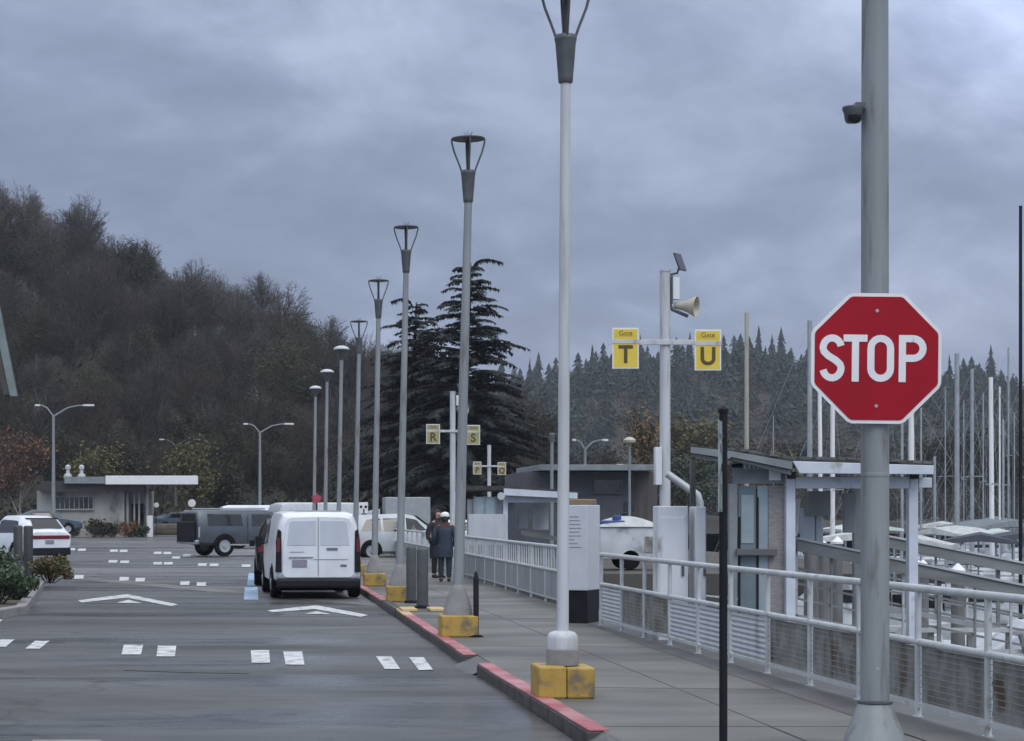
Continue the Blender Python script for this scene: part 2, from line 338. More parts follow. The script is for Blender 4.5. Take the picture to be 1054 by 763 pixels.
dv_ = node('ShaderNodeVectorMath', operation='DOT_PRODUCT'); L.new(tc.outputs['Generated'], dv_.inputs[0]); dv_.inputs[1].default_value = Vector((.37, .90, .25)).normalized()
brk = vm('MULTIPLY', vm('POWER', vm('MAXIMUM', dv_.outputs['Value'], 0.0), 420.0), vm('MULTIPLY', n1, 1.9))      # a thinner break in the cloud
gain = vm('MULTIPLY', vm('MULTIPLY', vm('ADD', lift, brk), back), 10.0)
sc_ = node('ShaderNodeVectorMath', operation='SCALE'); L.new(ramp.outputs[0], sc_.inputs[0]); L.new(gain, sc_.inputs['Scale'])
grey = node('ShaderNodeMix', data_type='RGBA'); L.new(vm('MINIMUM', vm('MULTIPLY', vm('MAXIMUM', vm('SUBTRACT', zc, .22), 0.0), 1.6), .8), grey.inputs[0]); L.new(sc_.outputs[0], grey.inputs[6])
gv_ = node('ShaderNodeVectorMath', operation='SCALE'); gv_.inputs[0].default_value = (.46, .465, .475); L.new(gain, gv_.inputs['Scale']); L.new(gv_.outputs[0], grey.inputs[7])
sky = node('ShaderNodeTexSky', sky_type='NISHITA', sun_disc=False, sun_elevation=SUN_EL, sun_rotation=SUN_AZ)
mixc = node('ShaderNodeMix', data_type='RGBA'); mixc.inputs[0].default_value = .93
L.new(sky.outputs[0], mixc.inputs[6]); L.new(grey.outputs[2], mixc.inputs[7])
bg = node('ShaderNodeBackground'); bg.inputs['Strength'].default_value = .1; L.new(mixc.outputs[2], bg.inputs[0])
wo = node('ShaderNodeOutputWorld'); L.new(bg.outputs[0], wo.inputs[0])
sd = bpy.data.lights.new('sun', 'SUN'); sd.energy = .9; sd.angle = R(25); sd.color = (1, .96, .9)
so = bpy.data.objects.new('sun', sd); COL.objects.link(so)
sdir = Vector((math.sin(SUN_AZ) * math.cos(SUN_EL), math.cos(SUN_AZ) * math.cos(SUN_EL), math.sin(SUN_EL)))
so.rotation_euler = (-sdir).to_track_quat('-Z', 'Y').to_euler(); so.location = (0, 0, 60)
# ------------------------------------------------------------------ setting: ground, road, kerbs, markings, water
def sheet(name, poly, z, m, kind='structure'):
    b = MB(); n = len(poly); b.add([(x, y, z) for x, y in poly], [tuple(range(n))])
    o = b.build(name, m); o['kind'] = kind; return o
g = MB()
g.slab([(-420, -60), (6.3, -60), (6.3, 58), (22, 58), (22, 215), (700, 215), (700, 940), (-420, 940)], -3.2, -.02)
tag(g.build('ground', M['ground']), kind='structure')
sheet('water', [(5.5, -60), (700, -60), (700, 216), (21, 216), (21, 57), (5.5, 57)], -2.4, None or mat('harbour_water', (.02, .028, .03), (.03, .04, .042), rough=.12, scale=1.2, bump=.5, bscale=1.6))
band = [(-12, 57.5), (-5.0, 53.6), (-2.0, 47), (.4, 42.0), (2.62, 37.4)]           # oblique concrete gutter across the lane
sheet('road', [(-14, -20), (2.62, -20), (2.62, 37.4), (.4, 42.0), (-2.0, 47), (-5.0, 53.6), (-14, 58.5)], -.004, M['asphalt'])
sheet('concrete_gutter', band + [(2.62, 38.9), (.4, 43.9), (-2.0, 49.0), (-5.0, 55.6), (-12, 59.5)], 0.0, M['concrete'])
sheet('parking_lot', [(-70, 59), (-12, 59.3), (-5.0, 55.3), (-2.0, 48.8), (.4, 43.6), (2.62, 38.6), (2.62, 108), (21.8, 108), (21.8, 158), (-70, 158)], -.008, M['lot'])
for poly in ([G(0, 693), G(150, 680), G(420, 697), G(330, 716), G(60, 711)], [G(230, 704), G(400, 717), G(505, 727), G(470, 745), G(260, 737)], [G(90, 645), G(250, 648), G(330, 655), G(120, 657)]):
    pass
sheet('asphalt_patch', [G(x, y)[:2] for x, y in ((128, 689), (190, 691), (256, 692.6), (256, 693.6), (190, 692.3), (128, 690))], .001, M['patch'])
# sidewalk
SW = .12
s = MB(); s.slab([(2.78, 15.3), (6.2, 15.3), (6.2, 108), (2.78, 108)], -.3, SW)
s.slab([(2.78, 12.4), (6.2, 12.4), (6.2, 15.3), (2.78, 15.3)], -.3, SW - .004)
s.slab([(2.40, 4), (6.2, 4), (6.2, 12.4), (2.40, 12.4)], -.3, SW - .008)
tag(s.build('sidewalk', M['concrete']), kind='structure')
st = MB()
for xa, ya, xb, yb in ((5.02, 13.0, 5.08, 24.0), (5.08, 24.02, 5.3, 33)): st.add([(xa, ya, SW + .004), (6.1, ya, SW + .004), (6.1, yb, SW + .004), (xb, yb, SW + .004)], [(0, 1, 2, 3)])
tag(st.build('sidewalk_edge_strip', M['concrete_dark']), kind='structure')
jm = MB()
for y in (14.1, 18.6, 24.4, 31, 38, 46, 54): jm.box((3.95, y, SW + .002), (2.2, .009, .004), rz=R(-7))
jm.box((4.15, 30, SW + .0025), (.009, 34, .005))
tag(jm.build('sidewalk_joint', M['concrete_dark']), kind='structure')
# kerbs: short painted stretches
def kerb(y0, y1, x0, x1, top, name='kerb', w=.17):
    nseg = max(1, int((y1 - y0) / .9)); b = MB()
    for i in range(nseg):
        a, c = y0 + (y1 - y0) * i / nseg, y0 + (y1 - y0) * (i + 1) / nseg
        xa, xc = x0 + (x1 - x0) * i / nseg, x0 + (x1 - x0) * (i + 1) / nseg
        j = random.uniform(-.006, .006)
        b.slab([(xa + j, a + .004), (xa + w, a + .004), (xc + w, c - .004), (xc + j, c - .004)], -.25, SW - .012, 1)
        b.slab([(xa + j + .008, a + .006), (xa + w, a + .006), (xc + w, c - .006), (xc + j + .008, c - .006)], SW - .012, SW + .012 + random.uniform(-.004, .004), 0)
    o = b.build(name, [top, M['kerb_side']], bevel=.012); o['kind'] = 'structure'; return o
kerb(15.0, 21.6, 2.66, 2.60, M['kerb_red'])
kerb(23.0, 32.0, 2.60, 2.64, M['kerb_red'])
kerb(32.0, 33.9, 2.64, 2.66, M['yellow_worn'])
kerb(33.9, 37.2, 2.64, 2.64, M['kerb_side'])
kerb(37.2, 45.5, 2.64, 2.62, M['kerb_red'])
kerb(45.5, 100, 2.62, 2.62, M['kerb_side'])
rp = MB()
rp.add([(2.55, 21.6, .0), (2.8, 21.6, SW), (2.8, 23.0, SW), (2.5, 23.0, .0), (2.5, 22.3, -.01)], [(0, 1, 2, 3, 4)])
rp.add([(2.4, 12.4, .004), (2.8, 12.4, SW - .004), (2.8, 15.0, SW), (2.62, 15.0, .004)], [(0, 1, 2, 3)])
tag(rp.build('kerb_ramp', M['concrete_dark']), kind='structure')
wk = MB()
for c in ((420, 629), (449, 629)):
    p = G(*c, SW); wk.box((p[0], p[1], SW + .03), (.26, .75, .05))
tag(wk.build('kerb_edging', M['yellow_worn'], bevel=.01), kind='structure')
# painted marks measured on the road
mk = MB()
def quad(pts, b, z=.004):
    ps = [G(x, y) for x, y in pts]; b.add([(p[0], p[1], z) for p in ps], [tuple(range(len(ps)))])
near = [((-4, 665), (15, 658.6), (4, 664)), ]
def bar(x0, x1, y0, y1, lean): quad([(x0, y1), (x1, y1), (x1 + lean, y0), (x0 + lean, y0)], mk)
bar(-8, 6, 658.5, 666, 9); bar(26, 41, 660, 668, 10)
bar(125, 145, 664, 674, 2.5); bar(161, 180, 665, 676, 1.5)
bar(259, 278, 669.5, 682.5, -1); bar(294, 313.5, 671, 684.5, -2.5)
bar(396, 412, 676, 689, -9); bar(431, 446, 677, 690, -10)
bar(-20, -3, 638, 643, 6)
def small(cx, cy, w=10, h=3.2): quad([(cx - w / 2, cy + h / 2), (cx + w / 2, cy + h / 2), (cx + w / 2 + .6, cy - h / 2), (cx - w / 2 + .6, cy - h / 2)], mk)
for cx, cy in ((81, 594), (127.5, 596), (144, 597), (190, 600.5), (207, 601.5)): small(cx, cy, 9.5, 3.8)
for cx, cy in ((116, 578), (128, 578.5), (162, 580), (173, 580), (208, 581.3), (220, 581.6), (253, 582.5)): small(cx, cy, 9, 2.6)
for cx, cy in ((73, 565.5), (84, 566), (117, 567), (127, 567.2), (162, 569.2), (172, 569.4), (181, 574), (192, 572)): small(cx, cy, 8, 2.4)
tag(mk.build('crosswalk_marking', M['mark']), kind='structure')
wl = MB(); quad([(30, 766), (108, 766), (103, 762), (34, 762)], wl); tag(wl.build('stop_line_marking', M['concrete_grey']), kind='structure')
ch = MB()
for pts in ([(80, 618.2), (131, 611.8), (184, 622.5), (176, 624.2), (131, 615.4), (84, 620.4)], [(275, 628.6), (326, 623.2), (379, 633.4), (371, 635.2), (324, 627.2), (280, 630.4)]):
    b0, b1, b2, b3, b4, b5 = pts
    quad([b0, b1, b4, b5], ch); quad([b1, b2, b3, b4], ch)
quad([(120, 620.6), (132, 617.6), (146, 621.2)], ch); quad([(314, 632), (326, 629.2), (340, 632.6)], ch)
tag(ch.build('chevron_marking', M['mark']), kind='structure')
bl = MB(); quad([(251, 617.5), (266, 617.5), (265, 604.5), (252, 604.5)], bl); quad([(254, 603), (263, 603), (262, 590), (256, 590)], bl)
tag(bl.build('blue_bay_marking', M['mark_blue']), kind='structure')
# planted island by the lane
isl = MB(); isl.slab([(-3.95, 34.6), (-4.9, 47), (-6.2, 49.5), (-13, 50), (-13, 31), (-4.6, 31)], -.2, .11)
tag(isl.build('planter_bed', M['mulch']), kind='structure')
ik = MB()
pts = [(-4.6, 31), (-3.95, 34.6), (-4.9, 47), (-6.2, 49.5), (-13, 50)]
for a, b in zip(pts, pts[1:]):
    dx, dy = b[0] - a[0], b[1] - a[1]; l = math.hypot(dx, dy); ik.box(((a[0] + b[0]) / 2, (a[1] + b[1]) / 2, .02), (l, .2, .27), rz=math.atan2(dy, dx))
tag(ik.build('island_kerb', M['concrete_grey'], bevel=.02), kind='structure')
yk = MB(); p = G(31, 604, .15); yk.box((p[0], p[1], .175), (.34, .9, .05)); tag(yk.build('island_kerb_edging', M['yellow_worn'], bevel=.01), kind='structure')
vg = MB(); vg.slab([(-50, 157), (2, 157), (2, 163), (-50, 163)], -.1, .9); tag(vg.build('verge', M['mulch'], bevel=.3), kind='structure')
# seawall and riprap on the harbour edge
sw = MB(); sw.slab([(6.2, -20), (6.34, -20), (6.34, 58.1), (22.05, 58.1), (22.05, 215), (21.9, 215), (21.9, 58.25), (6.2, 58.25)], -3, -.05)
tag(sw.build('seawall', M['kerb_side']), kind='structure')
rr = MB(); rnd = random.Random(3)
for i in range(420):
    x = 6.6 + rnd.random() ** 1.4 * 3.4; y = rnd.uniform(10, 57); r = rnd.uniform(.18, .5); z = -.9 - (x - 6.4) * .45
    ring = []
    for (rr_, h) in ((.5, -.6), (1, -.1), (.85, .45), (.3, .75)): ring.append([(x + r * rr_ * math.cos(a) * rnd.uniform(.75, 1.2), y + r * rr_ * math.sin(a) * rnd.uniform(.75, 1.2), z + r * h) for a in [2 * math.pi * k / 6 for k in range(6)]])
    rr.loft(ring)
tag(rr.build('riprap_rocks', M['rock'], smooth=40), kind='stuff')

# ------------------------------------------------------------------ hills
def smooth01(t): t = max(0, min(1, t)); return t * t * (3 - 2 * t)
def near_hill(x, y):
    ridge = max(2.5, min(70, 25.5 - .46 * x)); ridge = ridge if x < 45 else max(0, ridge * (1 - (x - 45) / 30))
    return ridge * smooth01((y - 172) / 140) + .8 * math.sin(x * .21 + y * .13) * smooth01((y - 172) / 60)
def far_top(px): 
    ks = [(250, 396), (400, 396), (470, 400), (540, 405), (600, 386), (640, 380), (700, 378), (770, 370), (830, 376), (900, 386), (970, 398), (1000, 390), (1054, 402), (1200, 400), (1500, 420)]
    if px <= ks[0][0]: return ks[0][1]
    for (a, b), (c, d) in zip(ks, ks[1:]):
        if px <= c: return b + (d - b) * (px - a) / (c - a)
    return 420
def far_hill(x, y):
    px = VX + x * F / max(y, 1); top = EYE + (VY - far_top(px)) * 700 / F - 4
    return top * smooth01((y - 400) / 300) - 1.2 * (y < 420)
def hill(name, x0, x1, y0, y1, nx, ny, fn, m):
    b = MB(); vs = []; fs = []
    for j in range(ny + 1):
        for i in range(nx + 1):
            x, y = x0 + (x1 - x0) * i / nx, y0 + (y1 - y0) * j / ny; vs.append((x, y, fn(x, y)))
    for j in range(ny):
        for i in range(nx): a = j * (nx + 1) + i; fs.append((a, a + 1, a + nx + 2, a + nx + 1))
    b.add(vs, fs); o = b.build(name, m, smooth=180); o['kind'] = 'structure'; return o
hill('hill', -200, 80, 168, 400, 70, 58, near_hill, M['hill'])
hill('far_hill', -250, 620, 395, 900, 90, 50, far_hill, M['hill'])
# ------------------------------------------------------------------ lamp posts along the kerb
GL = 'lamp posts in a row along the kerb'
def lamp_post(base_px, d, ring_py, lean_px, head, label, first=False, kind=''):
    """pole leaning slightly; z measured up from the walk. head 'ring' (open) or 'dome' (white cap)."""
    k = F / d; H = EYE + (VY - ring_py) / k - SW
    t = thing('lamp_post', label, 'lamp post', (PX(base_px, d), d, SW), 0, GL)
    ln = lean_px / k / max(H, 1)
    def P(z, dx=0, dy=0): return (ln * max(0, z - .5) + dx, dy, z)
    b = MB()
    if first: b.box((-.13, 0, .145), (.255, .50, .29)); b.box((.13, .01, .14), (.255, .50, .28))
    else: b.box((0, 0, .145), (.50, .48, .29))
    b.build('base_block', M['yellow'], t, bevel=.018)
    if first:
        b = MB(); b.lathe([(.15, .29), (.15, .43), (.14, .44)], n=20); b.build('base_drum', M['concrete_grey'], t, smooth=40)
        b = MB(); b.lathe([(.14, .44), (.142, .53), (.135, .56), (.115, .585), (.07, .60)], n=20); b.build('base_cap', M['pole_white'], t, smooth=50)
        z0 = .58
    else:
        b = MB(); b.lathe([(.205, .29), (.195, .36), (.165, .47), (.125, .58), (.10, .66), (.085, .70)], n=20); b.build('base_skirt', M['concrete_grey'], t, smooth=50)
        z0 = .69
    hb = H - (.86 if head == 'ring' else .42)
    b = MB(); r0, r1 = ((.056, .046) if first else (.075, .052))
    n = 8; b.tube([P(z0 + (hb - z0) * i / n) for i in range(n + 1)], [r0 + (r1 - r0) * i / n for i in range(n + 1)], n=14)
    b.build('pole', M['pole_white'] if first else M['pole_grey'], t, smooth=60)
    if head == 'ring':
        b = MB(); c = P(hb)
        b.lathe([(.058, -.01), (.066, 0), (.07, .05), (.095, .36), (.10, .38), (.105, .40), (.09, .43), (.03, .44)], c=c, n=16)
        b.build('lamp_cup', M['lamp_dark'], t, smooth=40)
        for q in range(4):
            a = R(90 * q); b = MB()
            pts = [(.085, .40), (.12, .50), (.19, .68), (.222, .80), (.225, .86)]
            b.tube([(c[0] + r * math.cos(a), c[1] + r * math.sin(a), c[2] + h) for r, h in pts], .0125, n=6); b.build('arm', M['lamp_dark'], t, smooth=60)
        b = MB(); b.tube([(c[0], c[1], c[2] + .42), (c[0], c[1], c[2] + .84)], [.028, .022], n=8); b.build('lamp_tube', M['lamp_blackbrown'], t, smooth=60)
        b = MB(); b.lathe([(.20, .845), (.226, .85), (.228, .866), (.12, .882), (.02, .886)], c=c, n=24)
        b.build('top_ring', M['lamp_dark'], t, smooth=40)
        b = MB()
        for q in range(6):
            a = R(60 * q + 15); b.tube([(c[0], c[1], c[2] + .87), (c[0] + .07 * math.cos(a), c[1] + .07 * math.sin(a), c[2] + .95)], .003, n=4)
        b.build('bird_spikes', M['lamp_dark'], t)
    else:
        b = MB(); c = P(hb)
        b.lathe([(.052, 0), (.07, .03), (.11, .16), (.17, .30), (.185, .33)], c=c, n=16); b.build('lamp_cup', M['lamp_dark'], t, smooth=40)
        b = MB(); b.lathe([(.245, .33), (.25, .35), (.21, .40), (.12, .44), (.02, .455)], c=c, n=20); b.build('lamp_cap', M['lamp_white'], t, smooth=60)
    return t
lamp_post(579, 17.8, -12, 4, 'ring', 'tall white lamp post on a split yellow block, its head cut off', True)
lamp_post(471.5, 26.5, 143, 13, 'ring', 'grey lamp post on a yellow block beside the slim black marker post')
lamp_post(411.5, 37.0, 234, 8, 'ring', 'grey lamp post whose yellow block stands just behind the two dark kerb bollards')
lamp_post(385.5, 44.8, 289, 5, 'ring', 'grey lamp post on a yellow block at the front corner of the white van')
lamp_post(365.5, 52.3, 331, 5, 'ring', 'grey lamp post with the smallest open ring head, next before the white capped lamps')
lamp_post(348, 60, 357, 4, 'dome', 'tallest looking of the three lamp posts with white domed caps')
lamp_post(334.5, 69, 381, 2.5, 'dome', 'lamp post with white domed cap, middle of the three capped ones')
lamp_post(323, 78, 398, 2, 'dome', 'lamp post with white domed cap, farthest and smallest of the three capped ones')

# ------------------------------------------------------------------ stop sign on the big steel pole, camera
d = 13.6; k = F / d; X = PX(900.5, d)
t = thing('steel_pole', 'thick grey steel pole with flared base that carries the stop sign', 'pole', (X, d, SW))
b = MB(); b.tube([(0, 0, .34), (0, 0, 4.2), (.004, 0, 9.2)], [.098, .092, .082], n=24); b.build('shaft', M['pole_grey'], t, smooth=60)
b = MB(); b.lathe([(.245, -.03), (.235, .02), (.20, .12), (.15, .25), (.118, .335), (.112, .345)], n=28); b.build('flared_base', M['pole_grey'], t, smooth=50)
b = MB(); b.lathe([(.112, .345), (.120, .352), (.120, .366), (.10, .372)], n=28); b.build('collar', M['lamp_dark'], t, smooth=40)
for q in range(4):
    a = R(45 + 90 * q); b = MB(); b.lathe([(.026, 0), (.026, .02), (.012, .022), (.012, .05), (.002, .052)], c=(.225 * math.cos(a), .225 * math.sin(a), -.02), n=6); b.build('anchor_bolt', M['lamp_dark'], t)
b = MB(); b.loft([[(.0985 * math.sin(a), -.0985 * math.cos(a), z) for a in (R(-14), R(-7), R(0))] for z in (.588, .60, .608)], caps=False, closed=False); b.build('sticker', M['trim_grey'], t)
b = MB(); b.loft([[(.1 * math.sin(a), -.1 * math.cos(a), z) for a in (R(20), R(35), R(50))] for z in (.72, .80, .92)], caps=False, closed=False); b.build('hand_hole_cover', M['pole_grey'], t)
b = MB(); b.lathe([(.0965, 1.93), (.0985, 1.935), (.0985, 1.955), (.0965, 1.96)], n=28, caps=False); b.build('band', M['pole_grey'], t)
t = thing('stop_sign', 'red octagonal stop sign with white border on the thick grey pole', 'stop sign', (PX(902, d - .125), d - .125, EYE + (VY - 370.5) / k))
t.rotation_euler = (0, R(.6), 0)
def octa(r): return [(r / math.cos(R(22.5)) * math.cos(R(22.5 + 45 * i)), r / math.cos(R(22.5)) * math.sin(R(22.5 + 45 * i))) for i in range(8)]
def rocta(r, c=.02):                                     # octagon with slightly rounded corners
    o = octa(r); out = []
    for i in range(8):
        p, a, q = o[i - 1], o[i], o[(i + 1) % 8]
        for s in (p, q):
            l = math.hypot(s[0] - a[0], s[1] - a[1]); out.append((a[0] + (s[0] - a[0]) * c / l, a[1] + (s[1] - a[1]) * c / l))
    return out
b = MB(); b.prism(rocta(.452), 0, .004); b.build('border_plate', M['sign_white'], t)
b = MB(); b.prism(rocta(.428, .012), -.004, -.001); b.build('red_face', M['sign_red'], t)
def ribbon(b, path, w, y0, y1):
    n = len(path); cl = path[0] == path[-1]; L_ = []; Rr = []
    for i, p in enumerate(path):
        a = path[i - 1] if i else (path[-2] if cl else p); c = path[i + 1] if i < n - 1 else (path[1] if cl else p)
        tx, tz = c[0] - a[0], c[1] - a[1]; l = math.hypot(tx, tz) or 1; nx, nz = -tz / l * w / 2, tx / l * w / 2
        L_.append((p[0] + nx, p[1] + nz)); Rr.append((p[0] - nx, p[1] - nz))
    for i in range(n - 1): b.prism([L_[i], L_[i + 1], Rr[i + 1], Rr[i]], y0, y1)
def arc(cx, cz, rx, rz, a0, a1, n=10): return [(cx + rx * math.cos(R(a0 + (a1 - a0) * i / n)), cz + rz * math.sin(R(a0 + (a1 - a0) * i / n))) for i in range(n + 1)]
sw_ = .049; hh = .163; b = MB()
X0 = -.309; rx_, rz2 = .063, .070                        # S
ribbon(b, arc(X0, hh - sw_ / 2 - rz2, rx_, rz2, 12, 180, 10) + [(X0 - rx_ * .9, .045), (X0 - rx_ * .45, .016), (X0 + rx_ * .4, -.016), (X0 + rx_ * .9, -.045)] + arc(X0, -hh + sw_ / 2 + rz2, rx_, rz2, 0, -168, 10), sw_, -.0075, -.0045)
b.box((-.1475, -.006, hh - sw_ / 2), (.165, .003, sw_)); b.box((-.1475, -.0062, -sw_ / 2), (sw_, .003, 2 * hh - sw_))     # T
ox, r_ = .028, .068; ribbon(b, arc(ox, hh - sw_ / 2 - r_, r_, r_, 0, 180) + arc(ox, -hh + sw_ / 2 + r_, r_, r_, 180, 360) + [(ox + r_, hh - sw_ / 2 - r_)], sw_, -.0075, -.0045)   # O
px_ = .178; b.box((px_, -.006, 0), (sw_, .003, 2 * hh)); pr = .068
ribbon(b, [(px_, hh - sw_ / 2), (px_ + .075, hh - sw_ / 2)] + arc(px_ + .075, hh - sw_ / 2 - pr, pr, pr, 90, -90) + [(px_, hh - sw_ / 2 - 2 * pr)], sw_, -.0077, -.0047)                     # P
b.build('lettering', M['sign_white'], t)
for z in (.33, -.33):
    b = MB(); b.lathe([(.012, -.010), (.010, -.006), (.012, -.003)], c=(0, 0, z), n=10, axis='Y'); b.build('bolt', M['galv'], t)
b = MB(); b.box((0, .012, .30), (.24, .02, .04)); b.box((0, .012, -.30), (.24, .02, .04)); b.build('bracket', M['galv'], t)
t = thing('security_camera', 'small dark security camera bracketed to the thick grey pole above the stop sign', 'camera', (X - .09, d - .02, EYE + (VY - 118) / k))
b = MB(); b.box((-.02, 0, .055), (.07, .05, .05)); b.tube([(0, 0, .05), (-.06, -.01, .06), (-.085, -.02, .03)], .014, n=8); b.build('bracket', M['lamp_dark'], t, bevel=.004)
b = MB(); b.lathe([(.072, .045), (.074, .03), (.062, .0), (.055, -.05), (.045, -.065)], c=(-.075, -.02, 0), n=16); b.build('housing', M['lamp_dark'], t, smooth=40)
b = MB(); b.lathe([(.05, -.02), (.046, -.055), (.02, -.075)], c=(-.075, -.045, 0), n=12); b.build('lens_dome', M['glass'], t, smooth=60)

# ------------------------------------------------------------------ black sign post seen nearly edge-on
d = 12.9; k = F / d; x = PX(744.5, d)
t = thing('sign_post', 'slender black post with a narrow parking sign seen almost edge on', 'sign post', (x, d, SW))
b = MB(); b.tube([(0, 0, -.02), (0, 0, 2.34)], .0275, n=12); b.lathe([(.0275, 2.34), (.033, 2.345), (.033, 2.37), (.012, 2.39)], n=12); b.build('post', M['black'], t, smooth=40)
sb = MB(); sb.box((0, 0, 0), (.30, .006, .60)); sg = sb.build('sign_panel', M['sign_pale'], t, loc=(-.045, -.11, 1.985), rot=(0, 0, R(71)), bevel=.002)
b = MB(); b.box((0, -.0045, -.285), (.29, .003, .025)); b.build('sign_stripe', M['green'], sg)
b = MB(); b.box((.03, -.005, -.15), (.075, .003, .07)); b.box((0, -.005, .12), (.16, .003, .05)); b.box((0, -.005, .2), (.19, .003, .03)); b.build('sign_print', M['ink'], sg)
b = MB(); b.box((-.03, -.04, 1.98), (.03, .09, .05)); b.build('bracket', M['black'], t)

# ------------------------------------------------------------------ bollards and marker post
def bollard(px, d, dia, h, label, m, grp, base=True):
    t = thing('bollard', label, 'bollard', (PX(px, d), d, SW if px > 100 else .11), 0, grp); r = dia / 2
    b = MB(); b.lathe([(r, .0), (r, h - .05), (r * .93, h - .02), (r * .7, h), (r * .2, h + .005)], n=20); b.build('post', m, t, smooth=40)
    if base: b = MB(); b.lathe([(r * 1.35, 0), (r * 1.35, .04), (r * 1.05, .06)], n=20); b.build('foot', M['black'], t, smooth=40)
    return t
bollard(434.8, 34.2, .205, 1.06, 'dark grey kerb bollard, the nearer of the pair by the sidewalk lamp posts', M['bollard'], 'bollards on the kerb')
bollard(423.2, 36.2, .185, 1.06, 'grey kerb bollard, half behind its darker twin by the lamp posts', M['bollard'], 'bollards on the kerb')
bollard(18.6, 48, .235, 1.38, 'blue grey bollard on the planted island before the white hatchback', M['bollard'], 'bollards on the planted island', False)
bollard(29.0, 49.5, .25, 1.36, 'near black bollard on the planted island beside the yellowish bush', M['bollard_dark'], 'bollards on the planted island', False)
d = 26.3; t = thing('marker_post', 'slim black marker post with pointed top beside a lamp post block', 'marker post', (PX(490, d), d, SW))
b = MB(); b.lathe([(.038, .02), (.038, .78), (.02, .87), (.006, .89)], n=12); b.build('post', M['black'], t, smooth=40)
b = MB(); b.lathe([(.10, 0), (.10, .012), (.05, .03)], n=14); b.build('foot', M['rubber'], t)

# ------------------------------------------------------------------ harbour railing
def railing(y0, x0, y1, x1, npost, label, style):
    L_ = math.hypot(x1 - x0, y1 - y0); rz = math.atan2(y1 - y0, x1 - x0)
    t = thing('railing', label, 'railing', (x0, y0, SW), rz, 'harbour railing sections')
    b = MB(); b.tube([(0, 0, 1.06), (L_, 0, 1.06)], .034, n=12); b.build('top_rail', M['rail'], t, smooth=60)
    b = MB(); b.tube([(0, 0, .62), (L_, 0, .62)], .031, n=12); b.build('middle_rail', M['rail'], t, smooth=60)
    b = MB(); b.box((L_ / 2, 0, .10), (L_, .03, .035)); b.build('bottom_rail', M['rail'], t)
    for i in range(npost):
        x = L_ * i / (npost - 1)
        b = MB(); b.tube([(x, 0, -.02), (x, 0, 1.05)], .027, n=10); b.box((x, .005, .008), (.07, .07, .012)); b.build('post', M['rail'], t, smooth=40)
    for i in range(npost - 1):
        xa, xb = L_ * i / (npost - 1) + .05, L_ * (i + 1) / (npost - 1) - .05
        st = style(i)
        if st is None: continue
        b = MB()
        if st in ('panel_white', 'panel_grey'):
            n = int((.58 - .13) / .05)
            prof = [(.13 + (.58 - .13) * q / (2 * n), .012 if q % 2 else -.002) for q in range(2 * n + 1)] if st == 'panel_white' else None
            if prof: 
                rings = [[(xa, o, z) for z, o in prof], [(xb, o, z) for z, o in prof]]; b.loft(rings, caps=False, closed=False)
                b.build('infill_panel', M[st], t)
            else:
                n = int((xb - xa) / .06); prof = [(xa + (xb - xa) * q / (2 * n), .014 if q % 2 else -.004) for q in range(2 * n + 1)]
                b.loft([[(x, o, .11) for x, o in prof], [(x, o, .59) for x, o in prof]], caps=False, closed=False); b.build('infill_panel', M[st], t)
        else:
            b.box(((xa + xb) / 2, -.02, .355), (xb - xa, .012, .45)); b.build('infill_panel', M['panel_dirty'], t)
            b = MB()
            for q in range(9): b.box(((xa + xb) / 2, .004, .15 + q * .05), (xb - xa, .005, .006))
            b.build('wire_mesh', M['pole_grey'], t)
    return t
styles = {0: 'm', 1: 'm', 2: 'm', 3: 'm', 4: 'm', 5: 'panel_white', 6: 'panel_white', 7: 'panel_white', 8: 'm', 9: 'm', 10: 'panel_white'}
railing(13.1, 5.60, 28.9, 5.33, 12, 'pipe railing with mesh and dirty infill boards, nearest stretch by the stop sign pole', lambda i: styles.get(i, 'm'))
rl = railing(33.0, 5.72, 52.0, 5.80, 11, 'white railing with upright pickets above ribbed grey panels behind the lamp posts', lambda i: 'panel_grey')
for i in range(58):
    b = MB(); x = 19.0 * (i + .5) / 58; b.box((x, 0, .84), (.055 if i % 3 else .10, .02, .42)); b.build('picket', M['panel_white'], rl)
b = MB(); b.tube([(1.1, -.02, .64), (.5, -.02, 1.03)], .03, n=6); b.tube([(.5, -.02, .64), (.5, -.02, 1.03)], .03, n=6); b.build('brace', M['sign_white'], rl)
railing(53.5, 5.80, 100, 5.78, 26, 'distant grey panelled railing past the two pedestrians', lambda i: 'panel_grey')
b = MB(); b.box((5.85, 42.5, SW + .03), (.16, 19, .12)); tag(b.build('railing_footing', M['pile'], bevel=.03), kind='structure')

